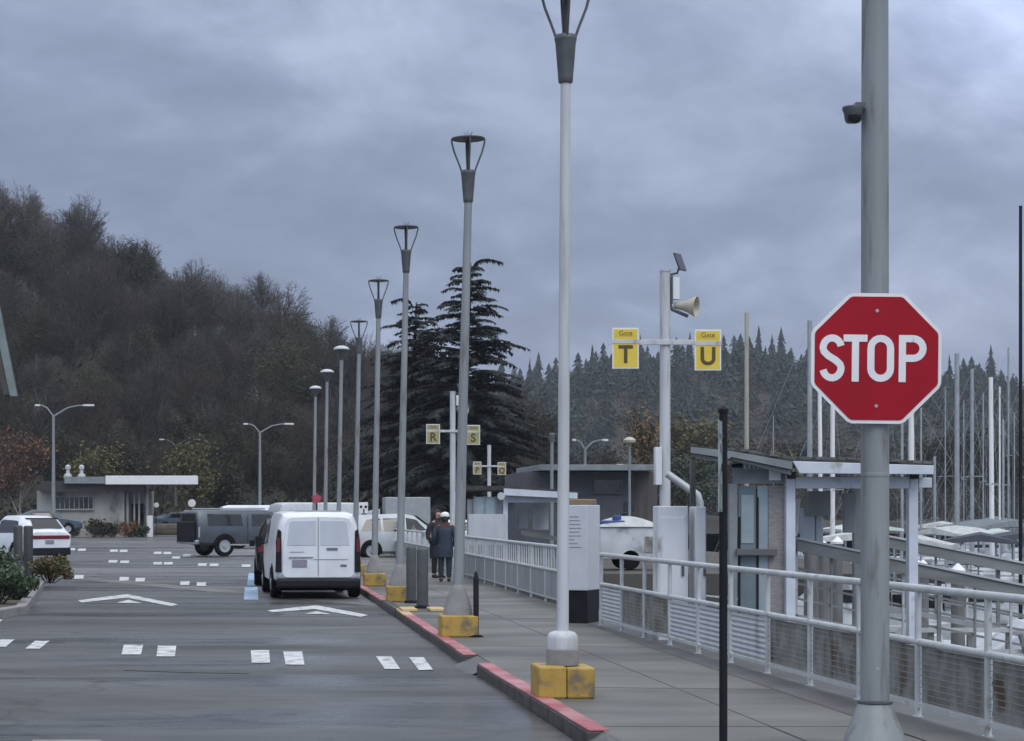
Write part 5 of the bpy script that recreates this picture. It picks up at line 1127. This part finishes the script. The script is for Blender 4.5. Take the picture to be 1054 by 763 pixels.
rnd = random.Random(15)
for px, dd, py, rz_, lb, mm, rr_ in ((796, 150, 428, 60, 'distant sailboat with short mast above the shelter roof left of the stop sign', 'alu', .07), (912, 88, 372, 100, 'sailboat whose mast peeps out beside the steel pole under the stop sign', 'alu', .07),
        (948, 74, 420, 75, 'sailboat with grey mast just clear of the shelter column', 'alu', .075), (973, 110, 398, 95, 'sailboat with thin distant mast between two thicker pale masts', 'alu', .07),
        (992, 128, 412, 60, 'far sailboat with low thin mast behind the slim spreader mast', 'alu', .07), (1012, 98, 405, 80, 'sailboat with crossed spreaders left of the leaning white mast', 'alu', .07),
        (1029, 84, 398, 95, 'sailboat with pale mast right of the leaning white mast', 'sign_white', .07), (1044, 120, 425, 70, 'far sailboat with a short mast near the photo edge', 'alu', .08), (1056, 80, 380, 85, 'sailboat cut by the photo edge behind the black mast', 'alu', .08)):
    sailboat(px, dd, py, R(rz_), lb, rnd.uniform(7, 9), M[mm], rr_ * .6, True, canvas=rnd.choice(('canvas_white', 'canvas_blue', 'canvas_green')))
for px, dd, rz_, L_, fl, lb in ((950, 84, 60, 8, True, 'white cabin boat behind the lowest stretch of gangway'), (982, 80, -75, 7.5, False, 'low white boat moored between the pale masts'), (1026, 58, 85, 7, True, 'white boat with canopy close to the black mast'), (1048, 88, 70, 9, True, 'big white cabin cruiser farther out at the photo edge'),
        (1030, 62, 80, 7, False, 'white boat lying beyond the docks by the gangway end'), (985, 58, 70, 6.5, True, 'white boat with canopy in the middle of the railing gap'), (842, 58, 75, 5, False, 'white boat behind the shelter column and railing'), (1010, 118, 50, 9, True, 'white cruiser far out between the thin masts')):
    motorboat(px, dd, R(rz_), L_, lb, rnd.choice(('canvas_white', 'canvas_navy', 'canvas_slate')), fl)
for i, (xx, yy) in enumerate(((15.2, 28.0), (17.4, 29.2), (19.8, 28.0), (15.5, 41.4), (18.0, 40.6), (21.0, 41.4), (24.4, 40.6), (28.0, 63.5), (33.0, 62.6))):
    t = thing('dock_box', 'white sloping lidded dock box standing on a floating dock', 'dock box', (xx, yy, -1.93), R(rnd.uniform(-6, 6)), 'dock boxes on the floats')
    b = MB(); b.box((0, 0, .25), (1.0, .55, .5)); b.build('box', M['hull'], t, bevel=.02)
    b = MB(); b.prism([(-.53, .5), (.53, .5), (.53, .58), (-.53, .64)], -.31, .31); b.build('lid', M['hull'], t, bevel=.01)
for i, (px, dd) in enumerate(((872, 31), (905, 33), (926, 30), (958, 33), (975, 30), (1008, 36), (1022, 31), (1040, 37))):
    t = thing('power_pedestal', 'slim pale power pedestal on a floating dock', 'power pedestal', (PX(px, dd), 28.6 if dd < 32 else 41, -1.93), 0, 'power pedestals on the floats')
    b = MB(); b.box((0, 0, .5), (.2, .2, 1.0)); b.build('post', M['panel_white'], t, bevel=.02)
    b = MB(); b.prism([(-.13, 1.0), (.13, 1.0), (.09, 1.16), (-.09, 1.16)], -.13, .13); b.build('cap', M['sign_white'], t, bevel=.01)

# a second, lower gangway frame and its ladder braces at the float below
t = thing('float_frame', 'grey lattice frame of bars standing on the nearest float behind the railing', 'frame', (0, 0, 0))
for xx in [8.6 + i * .55 for i in range(9)]:
    b = MB(); b.box((xx, 27.4, -.9), (.07, .07, 2.1)); b.build('upright', M['gang_grey'], t)
for zz_ in (-1.5, -1.05, -.6, -.15, .15):
    b = MB(); b.box((10.8, 27.33, zz_), (4.6, .05, .06)); b.build('bar', M['panel_grey'] if zz_ < -.5 else M['rail'], t)
for xa, xb in ((8.7, 9.2), (10.9, 11.4), (12.1, 12.7)):
    b = MB(); b.tube([(xa, 27.25, .1), (xb, 27.25, -1.6)], .035, n=6); b.build('brace', M['sign_white'] if xa < 9 else M['gang_grey'], t)
# ------------------------------------------------------------------ trees
def tri_leaf(b, p, size, rnd, m=0, flat=0.0):
    a = Vector((rnd.uniform(-1, 1), rnd.uniform(-1, 1), rnd.uniform(-1, 1) * (1 - flat))); a = a.normalized() * size
    c = a.cross(Vector((rnd.uniform(-1, 1), rnd.uniform(-1, 1), rnd.uniform(-1, 1)))); c = c.normalized() * size * .55 if c.length > 1e-6 else Vector((0, 0, size))
    p = Vector(p); b.add([p - a, p + c * .8, p + a, p - c], [(0, 1, 2, 3)], m)
def bare_tree(seed, H=13.0, spread=1.0, dens=1.0, twig_w=.05, low=False):
    """returns (trunk MB, crown MB, list of twig tips)"""
    rnd = random.Random(seed); tr = MB(); cr = MB(); tips = []
    def limb(p, dr, ln, r, lvl):
        pts = [Vector(p)]; d_ = Vector(dr); n = 4
        for i in range(n):
            d_ = (d_ + Vector((rnd.uniform(-.18, .18), rnd.uniform(-.18, .18), rnd.uniform(.0, .16) if lvl < 2 else rnd.uniform(-.10, .14)))).normalized(); pts.append(pts[-1] + d_ * ln / n)
        if lvl < 2: tr.tube(pts, [r * (1 - .7 * i / n) for i in range(n + 1)], n=5, caps=False)
        else:
            w = twig_w * (1.5 if lvl == 2 else 1)
            for a, c in zip(pts, pts[1:]):
                s = (c - a).cross(Vector((rnd.uniform(-1, 1), rnd.uniform(-1, 1), .2))); s = s.normalized() * w * .5 if s.length > 1e-6 else Vector((w, 0, 0))
                cr.add([a - s, a + s, c + s * .6, c - s * .6], [(0, 1, 2, 3)])
        tips.append(pts[-1])
        if lvl >= 4: return
        kids = {0: 8, 1: 7, 2: 6, 3: 5}[lvl]; kids = max(2, int(kids * dens + rnd.random() * .6))
        for q in range(kids):
            u = rnd.uniform(.30, 1.0) if lvl else rnd.uniform(.28 if low else .4, 1.0)
            i = min(n - 1, int(u * n)); base = pts[i].lerp(pts[i + 1], u * n - i)
            a = rnd.uniform(0, 2 * math.pi); out = Vector((math.cos(a), math.sin(a), 0))
            up = rnd.uniform(.25, 1.0) if lvl < 2 else rnd.uniform(-.25, .75)
            nd = (d_ * .45 + out * spread * rnd.uniform(.5, 1) + Vector((0, 0, up * .7))).normalized()
            limb(base, nd, ln * rnd.uniform(.42, .62) * (1.0 if lvl else .95), r * .42, lvl + 1)
    limb((0, 0, -.6), (rnd.uniform(-.05, .05), rnd.uniform(-.05, .05), 1), H * .62, H * .016, 0)
    return tr, cr, tips
def dome_tree(seed, H=13.0, W=4.2, narrow=False):
    """leafless broadleaf: many limbs fanning up into a rounded crown of fine twigs"""
    rnd = random.Random(seed); tr = MB(); cr = MB(); tips = []; h0 = H * .26; cz = H * .60; rz_ = H * .40
    tr.tube([(0, 0, -.8), (rnd.uniform(-.1, .1), 0, h0), (rnd.uniform(-.3, .3), rnd.uniform(-.3, .3), H * .55), (rnd.uniform(-.4, .4), 0, H * .8)], [H * .017, H * .013, H * .008, .02], n=6, caps=False)
    def strip(pts, w0, w1):
        for i, (a, c) in enumerate(zip(pts, pts[1:])):
            s_ = (c - a).cross(Vector((rnd.uniform(-1, 1), rnd.uniform(-1, 1), .1)))
            if s_.length < 1e-6: continue
            s_ = s_.normalized() * .5; n_ = len(pts) - 1; wa = w0 + (w1 - w0) * i / n_; wb = w0 + (w1 - w0) * (i + 1) / n_
            cr.add([a - s_ * wa, a + s_ * wa, c + s_ * wb, c - s_ * wb], [(0, 1, 2, 3)])
    lobes = [(rnd.uniform(0, 6.28), rnd.uniform(-.3, 1), rnd.uniform(.78, 1.12)) for _ in range(9)]
    for k in range(95):
        a = rnd.uniform(0, 6.28); e = rnd.uniform(-.45, 1); q = math.sqrt(max(0, 1 - e * e)); R_ = rnd.uniform(.55, 1.0) ** .5 * .92
        R_ *= min(lobes, key=lambda l: abs(math.sin((l[0] - a) / 2)) + abs(l[1] - e))[2]
        end = Vector((W * R_ * q * math.cos(a), W * R_ * q * math.sin(a), cz + rz_ * R_ * e)); st = Vector((0, 0, rnd.uniform(h0, min(H * .7, end.z - .3 if end.z > h0 + .6 else h0))))
        mid = Vector((end.x * .42, end.y * .42, st.z + (end.z - st.z) * (.35 if e > .3 else .7))); pts = []
        for i in range(6): u = i / 5; pts.append(st * (1 - u) ** 2 + mid * 2 * u * (1 - u) + end * u * u + Vector((rnd.gauss(0, .09), rnd.gauss(0, .09), rnd.gauss(0, .07))) * (u > 0))
        if k < 26: tr.tube(pts, [.085 - .07 * i / 5 for i in range(6)], n=4, caps=False)
        else: strip(pts, .10, .03)
        dl = (pts[-1] - pts[-2]).normalized()
        for t_ in range(17):
            u = rnd.uniform(.45, 1.0); i = min(4, int(u * 5)); p = pts[i].lerp(pts[i + 1], u * 5 - i)
            d_ = (dl * .8 + Vector((rnd.gauss(0, .55), rnd.gauss(0, .55), rnd.gauss(.22, .4)))).normalized(); ln = rnd.uniform(.5, 1.35) * H / 13
            p2 = p + d_ * ln * .5; p3 = p2 + (d_ + Vector((rnd.gauss(0, .25), rnd.gauss(0, .25), .15))).normalized() * ln * .5
            strip([p, p2, p3], .045, .02); tips.append(p3)
            for _ in range(2): strip([p2, p2 + (d_ + Vector((rnd.gauss(0, .6), rnd.gauss(0, .6), rnd.gauss(.1, .4)))).normalized() * ln * .5], .03, .016)
    return tr, cr, tips
def leaf_crown(b, tips, rnd, n, size, rad, flat=.3):
    for i in range(n):
        p = rnd.choice(tips); tri_leaf(b, p + Vector((rnd.gauss(0, rad), rnd.gauss(0, rad), rnd.gauss(0, rad * .7))), size * rnd.uniform(.6, 1.4), rnd, 0, flat)
def tree_proto(name, seed, label, group, crown_m, trunk_m, H, leaves=0, lsize=.22, lrad=.6, leaf_m=None, **kw):
    tr, cr, tips = dome_tree(seed, H, **kw) if 'W' in kw else bare_tree(seed, H, **kw); t = thing(name, label, 'tree', (0, 0, 0), 0, group)
    tr.build('trunk', trunk_m, t, smooth=60); b = cr; nm = len(cr.f)
    if leaves:
        rnd = random.Random(seed + 99); leaf_crown(b, [p for p in tips if p.z > H * .2], rnd, leaves, lsize, lrad); b.m = [0] * nm + [1] * (len(b.f) - nm)
        b.build('crown', [crown_m, leaf_m], t)
    else: b.build('crown', crown_m, t)
    return t
GB = 'bare trees covering the hillside'
protos = []
LB = 'bare grey brown tree in the leafless wood on the hillside'
for i, (m, W_, tm) in enumerate(((M['twig'], 4.3, M['bark']), (M['twig_grey'], 3.5, M['bark_pale']), (M['twig'], 4.9, M['bark']), (M['twig_grey'], 2.9, M['bark_pale']))):
    protos.append(tree_proto('bare_tree', 11 + i, LB, GB, m, tm, 13, W=W_))
LO = 'olive tinged tree with ivy and last leaves in the hillside wood'
for i in range(3):
    protos.append(tree_proto('ivy_tree', 31 + i, LO, 'ivy grown trees on the hillside', M['twig_olive'], M['bark'], 12, leaves=4200, lsize=.14, lrad=.45, leaf_m=M['leaf_ivy'], W=3.6 + .5 * i))
rnd = random.Random(21); used = set(); count = 0
def place(pi, x, y, zz_, s, first_label=None):
    p = protos[pi]
    o = p if pi not in used else copy_tree(p)
    used.add(pi); o.location = (x, y, zz_); o.rotation_euler = (0, 0, rnd.uniform(0, 6.28)); o.scale = (s, s, s * rnd.uniform(.92, 1.1)); return o
y = 178
while y < 318:
    xl, xr = PX(-22, y), PX(560 if y < 240 else 470, y); x = xl + rnd.uniform(0, 5)
    step = 5.6 if y < 200 else 6.4
    while x < min(xr, 46):
        yy = y + rnd.uniform(-3, 3); back = y > 280
        pi = rnd.choice((0, 1, 2, 3, 3, 1, 0)) if back else rnd.choice((0, 1, 2, 3, 4, 5, 6, 0, 2))
        if y < 195: pi = rnd.choice((4, 5, 6, 0, 2))
        s = rnd.uniform(.75, 1.1) * (1.0 if not back else rnd.choice((.8, 1.0, 1.15))) * (.72 if y < 195 else 1)
        place(pi, x, yy, near_hill(x, yy), s); count += 1; x += step * rnd.uniform(.8, 1.25)
    y += 8.8 if y < 250 else 7.6
for px_, d_, s_ in ((30, 318, .8), (66, 316, .75), (118, 320, .7), (152, 318, .75), (203, 316, .8), (214, 320, .7), (250, 318, .7)):
    x = PX(px_, d_); place(rnd.choice((4, 5, 6)), x, d_, near_hill(x, d_) - 1, s_)
# low scrub under the hillside trees
b = MB(); rnd = random.Random(4)
for i in range(17000):
    y = rnd.uniform(172, 318) if i < 14000 else rnd.uniform(296, 322); x = rnd.uniform(PX(-30, y), min(50, PX(560, y))); tri_leaf(b, (x, y, near_hill(x, y) + rnd.random() ** 2 * 2.6), rnd.uniform(.18, .5), rnd)
tag(b.build('undergrowth', M['twig_olive']), kind='stuff')
# single trees one can tell apart
def single(name, px, d, H, zz_, label, crown, leafm, leaves, seed, lsize=.2, lrad=.6, trunk=None, **kw):
    t = tree_proto(name, seed, label, 'leafy trees at the foot of the hills', crown, trunk or M['bark'], H, leaves=leaves, lsize=lsize, lrad=lrad, leaf_m=leafm, **kw)
    t.location = (PX(px, d), d, zz_); return t
single('autumn_tree', 24, 166, 10.0, 0, 'rusty orange autumn tree at the lot edge before the wood', M['twig'], M['leaf_orange'], 1500, 51, .15, .5, M['bark_pale'], spread=.75, low=True)
single('autumn_tree', 92, 170, 8.6, 0, 'yellow green tree above the low block building roof', M['twig_olive'], M['leaf_yellow'], 2600, 52, .17, .7, spread=1.1, low=True)
single('autumn_tree', 128, 172, 8.0, 0, 'dull olive tree above the white canopy band', M['twig_olive'], M['leaf_ivy'], 2600, 53, .17, .7, spread=1.1, low=True)
single('autumn_tree', 205, 168, 7.8, 0, 'greenish yellow tree rising behind the dark grey utility vehicle', M['twig_olive'], M['leaf_yellow'], 2200, 54, .16, .7, spread=.9, low=True)
single('autumn_tree', 232, 172, 6.6, 0, 'olive brown bush-like tree right of the yellow green tree by the lot light', M['twig_olive'], M['leaf_ivy'], 2000, 55, .16, .6, spread=1.0, low=True)
single('autumn_tree', 655, 196, 11.5, 0, 'narrow golden birch left of the T and U post', M['twig'], M['leaf_gold'], 1800, 56, .2, .5, M['bark_pale'], spread=.5, low=True)
single('autumn_tree', 728, 215, 13.0, 0, 'brownish gold broad tree behind the shelter roof', M['twig'], M['leaf_yellow'], 3200, 57, .24, .9, spread=1.2, low=True)
single('autumn_tree', 700, 190, 8.6, 0, 'dark green rounded tree just right of the T and U post', M['twig_olive'], M['leaf_dark'], 3600, 58, .22, .8, spread=1.2, low=True)
single('autumn_tree', 785, 225, 9.4, 0, 'yellow green shrubby tree near the tall wooden mast', M['twig_olive'], M['leaf_yellow'], 2600, 59, .22, .8, spread=1.2, low=True)
single('autumn_tree', 624, 222, 9.5, 0, 'bare brown tree above the harbour building roof', M['twig'], M['leaf_ivy'], 900, 60, .2, .7, spread=1.0, low=True)
single('autumn_tree', 688, 222, 9.5, 0, 'ochre tinted tree behind the dark green rounded tree', M['twig'], M['leaf_gold'], 1300, 61, .18, .8, spread=1.1, low=True)
single('autumn_tree', 560, 230, 10.5, 0, 'bare brown tree beside the big conifer skirts', M['twig'], M['leaf_ivy'], 700, 62, .2, .7, spread=1.1, low=True)
for i, px in enumerate((588, 672, 760, 815, 870, 905, 948, 978, 1012, 1046, 970, 1030)):
    tt = tree_proto('shore_tree', 71 + i, 'low brown tree on the far harbour shore beneath the misty hill', 'trees on the far harbour shore', M['twig'], M['bark'], 9.5 + (i * 37 % 5) * .7, leaves=900, lsize=.25, lrad=.8, leaf_m=M['leaf_orange'] if i in (7, 9) else M['leaf_ivy'], spread=1.2, low=True) if i < 3 else copy_tree(tt)
    dd = 232 + (i * 53 % 40); tt.location = (PX(px, dd), dd, 0); tt.rotation_euler = (0, 0, i * 1.1); tt.scale = (1, 1, .85 + .07 * (i % 4))

# ------------------------------------------------------------------ the two big weeping cedars
def cedar(px, d, H, base_r, label, seed, tip=1):
    rnd = random.Random(seed); t = thing('cedar_tree', label, 'cedar tree', (PX(px, d), d, 0))
    b = MB(); n = 10; b.tube([(.15 * math.sin(i * .8), 0, H * i / n) for i in range(n + 1)], [.42 * (1 - i / n) + .03 for i in range(n + 1)], n=10); b.build('trunk', M['bark'], t, smooth=60)
    lb = MB(); fb = MB(); z = 1.2
    while z < H * .985:
        u = z / H; nb = 11 if u < .5 else (10 if u < .75 else 8); rmax = base_r * (1 - u) ** .62 * (1.0 if u > .06 else .8) + .35
        for q in range(nb):
            a = rnd.uniform(0, 2 * math.pi); Rb = rmax * rnd.choice((.5, .65, .8, .9, 1.0, 1.15)) * rnd.uniform(.9, 1.1); rise = rnd.uniform(.05, .26) * Rb; pts = []; m_ = 7
            for i in range(m_ + 1):
                s = i / m_; rad = Rb * s; zz_ = z + rise * math.sin(s * 2.0) - (.12 + .12 * (1 - u)) * Rb * s ** 2.0
                pts.append(Vector((rad * math.cos(a + .12 * s), rad * math.sin(a + .12 * s), zz_)))
            lb.tube(pts, [max(.008, .07 * (1 - u * .7) * (1 - .9 * i / m_)) for i in range(m_ + 1)], n=4, caps=False)
            for i in range(m_):                          # side sprays and hanging needles
                p0, p1 = pts[i], pts[i + 1]; s = (i + .5) / m_
                if s < .12: continue
                nn = max(3, int((p1 - p0).length * 44))
                for r_ in range(nn):
                    p = p0.lerp(p1, rnd.random()); tang = (p1 - p0).normalized(); sd_ = tang.cross(Vector((0, 0, 1))).normalized() * rnd.choice((-1, 1))
                    wd = (.75 * (1 - s) + .24) * min(1.0, Rb / 2.2) * rnd.uniform(.5, 1.2); droop = rnd.uniform(.04, .26) * (.6 + .4 * Rb / base_r)
                    e = p + sd_ * wd + tang * wd * .5 - Vector((0, 0, droop)); mid = p.lerp(e, .55) + Vector((0, 0, .05))
                    w = rnd.uniform(.018, .05); side_ = tang * w
                    fb.add([p - side_, p + side_, mid + side_ * 1.5, mid - side_ * 1.5], [(0, 1, 2, 3)]); fb.add([mid - side_ * 1.5, mid + side_ * 1.5, e], [(0, 1, 2)])
                    if rnd.random() < .35:
                        q_ = mid; fb.add([q_ - side_ * .8, q_ + side_ * .8, q_ - Vector((0, 0, droop * 1.1)) + side_ * .2], [(0, 1, 2)])
        z += .36 * rnd.uniform(.8, 1.2)
    for q in range(60):                                   # nodding leader
        s = q / 60; p = Vector((tip * (.2 + 1.25 * s * s + .2 * s), 0, H - .25 + .55 * math.sin(s * 2.4) - .12 * s)); fb.add([p, p + Vector((.12, .03, -.28 * rnd.uniform(.5, 1.2))), p + Vector((.10, rnd.uniform(-.15, .15), .03))], [(0, 1, 2)])
    lb.build('branches', M['bark'], t, smooth=60); fb.build('crown', M['needle'], t); return t
cedar(482, 112, 16.2, 5.3, 'taller dark weeping cedar with nodding top behind the lamp posts', 5, 1.2)
cedar(426, 118, 14.6, 5.2, 'smaller dark weeping cedar close against the taller one', 9, -.9)

# ------------------------------------------------------------------ far conifer hill
def fir_mesh(b, x, y, z, H, r, rnd, layers=9, m=0):
    a0 = rnd.uniform(0, 6.28); nb = 6
    for l in range(layers):
        u = l / layers; zz_ = z + H * (.10 + .88 * u); rr_ = r * (1 - u) ** .85 * rnd.uniform(.75, 1.15) + .06 * r
        for q in range(nb):
            a = a0 + l * .7 + 2 * math.pi * q / nb + rnd.uniform(-.2, .2); w = .42; rq = rr_ * rnd.uniform(.7, 1.2); top = zz_ + H * .13
            b.add([(x, y, top), (x + rq * .75 * math.cos(a - w), y + rq * .75 * math.sin(a - w), zz_ - H * .012), (x + rq * math.cos(a), y + rq * math.sin(a), zz_ - H * .035), (x + rq * .75 * math.cos(a + w), y + rq * .75 * math.sin(a + w), zz_ - H * .012)], [(0, 1, 2, 3)], m)
rnd = random.Random(77); fp = []
for i in range(4):
    t = thing('fir_tree', 'dark pointed fir standing along the misty far hill skyline', 'fir tree', (0, 0, 0), 0, 'firs along the far hill skyline')
    b = MB(); b.tube([(0, 0, -1), (0, 0, 20)], [.35, .05], n=6); b.build('trunk', M['bark'], t)
    b = MB(); fir_mesh(b, 0, 0, 0, 21, 5.0 - .7 * (i % 2), rnd, 13 if i != 2 else 10); b.build('crown', M['fir'], t); fp.append(t)
n = 0
for i in range(190):
    px = 398 + i * 3.55 + rnd.uniform(-3, 3); d = rnd.uniform(690, 720); x = PX(px, d); s = rnd.choice((.28, .30, .32, .36, .36, .4, .44, .46, .56, .78)) * rnd.uniform(.85, 1.15)
    o = fp[n] if n < 4 else copy_tree(fp[rnd.randrange(4)]); n += 1
    o.location = (x, d, far_hill(x, d) - 1); o.rotation_euler = (0, 0, rnd.uniform(0, 6.28)); w_ = s * rnd.uniform(.9, 1.5) if s < .5 else s * rnd.uniform(.7, 1.1); o.scale = (w_, w_, s); o.rotation_euler[0] = rnd.gauss(0, .025); o.rotation_euler[1] = rnd.gauss(0, .025)
b = MB()
for i in range(1150):
    d = 440 + 262 * rnd.random() ** .8; px = rnd.uniform(330, 1120); x = PX(px, d); u = (d - 440) / 262
    H = rnd.choice((6, 8, 9, 10, 11, 13)) * rnd.uniform(.85, 1.15)
    if rnd.random() < .12 + .88 * u ** .9: fir_mesh(b, x, d, far_hill(x, d) - 1, H, H * rnd.uniform(.26, .42), rnd, 8, 0)
    else:
        zz_ = far_hill(x, d)
        for q in range(110): tri_leaf(b, (x + rnd.gauss(0, 2.4), d + rnd.gauss(0, 2.2), zz_ + H * .12 + abs(rnd.gauss(0, H * .24))), rnd.uniform(.25, .65), rnd, 1)
for i in range(900):
    d = rnd.uniform(300, 440); px = rnd.uniform(380, 1120); x = PX(px, d); zz_ = max(0, far_hill(x, d)); H = rnd.uniform(6, 13)
    if x < 62 and d < 330: continue
    for q in range(150): tri_leaf(b, (x + rnd.gauss(0, 2.0), d + rnd.gauss(0, 2.0), zz_ + H * .10 + abs(rnd.gauss(0, H * .30))), rnd.uniform(.12, .34), rnd, 1 if i % 5 else 0)
o = b.build('far_forest', [M['fir'], M['brownwood']]); o['kind'] = 'stuff'

# ------------------------------------------------------------------ shrubs on the planted island and by the building
def shrub(px, d, zz_, rx, ry, h, label, m, n=1500, leaf=.055, seed=1, group='shrubs on the planted island'):
    rnd = random.Random(seed); t = thing('shrub', label, 'shrub', (PX(px, d), d, zz_), 0, group); b = MB(); st = MB()
    clumps = [(rnd.gauss(0, rx * .42), rnd.gauss(0, ry * .42), h * rnd.uniform(.3, .85), rnd.uniform(.2, .38)) for i in range(16)]
    for i in range(n):
        c = rnd.choice(clumps); r = c[3] * h * rnd.random() ** .4; a = rnd.uniform(0, 6.28); e = rnd.uniform(-1, 1); q = math.sqrt(1 - e * e)
        tri_leaf(b, (c[0] + r * 1.2 * q * math.cos(a), c[1] + r * 1.2 * q * math.sin(a), max(.02, c[2] + r * .9 * e)), leaf * rnd.uniform(.6, 1.4), rnd)
    for c in clumps: st.tube([(c[0] * .3, c[1] * .3, 0), (c[0] * .8, c[1] * .8, c[2] * .6), (c[0], c[1], c[2])], [.014, .01, .006], n=5)
    st.build('stem', M['bark'], t); b.build('foliage', m, t); return t
shrub(50, 47.5, .08, .55, .5, .66, 'small yellow green bush beside the near black bollard', M['shrub_y'], 3600, .04, 1)
shrub(-12, 44, .1, .6, .6, .95, 'larger green shrub behind the bollards at the photo edge', M['shrub'], 3200, .05, 2)
shrub(20, 38, .1, .4, .4, .45, 'low green shrub at the front of the planted island', M['shrub'], 2000, .045, 3)
shrub(-4, 36, .1, .6, .5, .72, 'dense green shrub at the near kerb of the island, cut by the photo edge', M['shrub'], 2600, .05, 4)
shrub(-42, 39, .1, .8, .7, 1.2, 'tallest green shrub on the island, half outside the photo', M['shrub'], 3000, .055, 5)
for i, (px, h, m) in enumerate(((60, 1.0, 'leaf_ivy'), (72, .8, 'leaf_dark'), (98, 1.3, 'leaf_ivy'), (106, .9, 'leaf_dark'), (116, 1.0, 'leaf_ivy'), (134, 1.2, 'leaf_orange'), (145, .8, 'leaf_dark'))):
    shrub(px, 142.5, 0, .7, .5, h, 'low dark shrub against the pale wall of the block building', M[m], 500, .12, 20 + i, 'shrubs against the block building')
# ------------------------------------------------------------------ the damp air
hz = MB(); hz.box((140, 440, 77.5), (1300, 1120, 165)); ho = hz.build('haze', [])
hm = bpy.data.materials.new('haze'); hm.use_nodes = True; hn = hm.node_tree.nodes; hn.clear()
pv = hn.new('ShaderNodeVolumePrincipled'); pv.inputs['Color'].default_value = (.80, .88, .97, 1); pv.inputs['Density'].default_value = .00021; pv.inputs['Anisotropy'].default_value = .1
oo = hn.new('ShaderNodeOutputMaterial'); hm.node_tree.links.new(pv.outputs[0], oo.inputs['Volume']); ho.data.materials.append(hm); ho['kind'] = 'stuff'
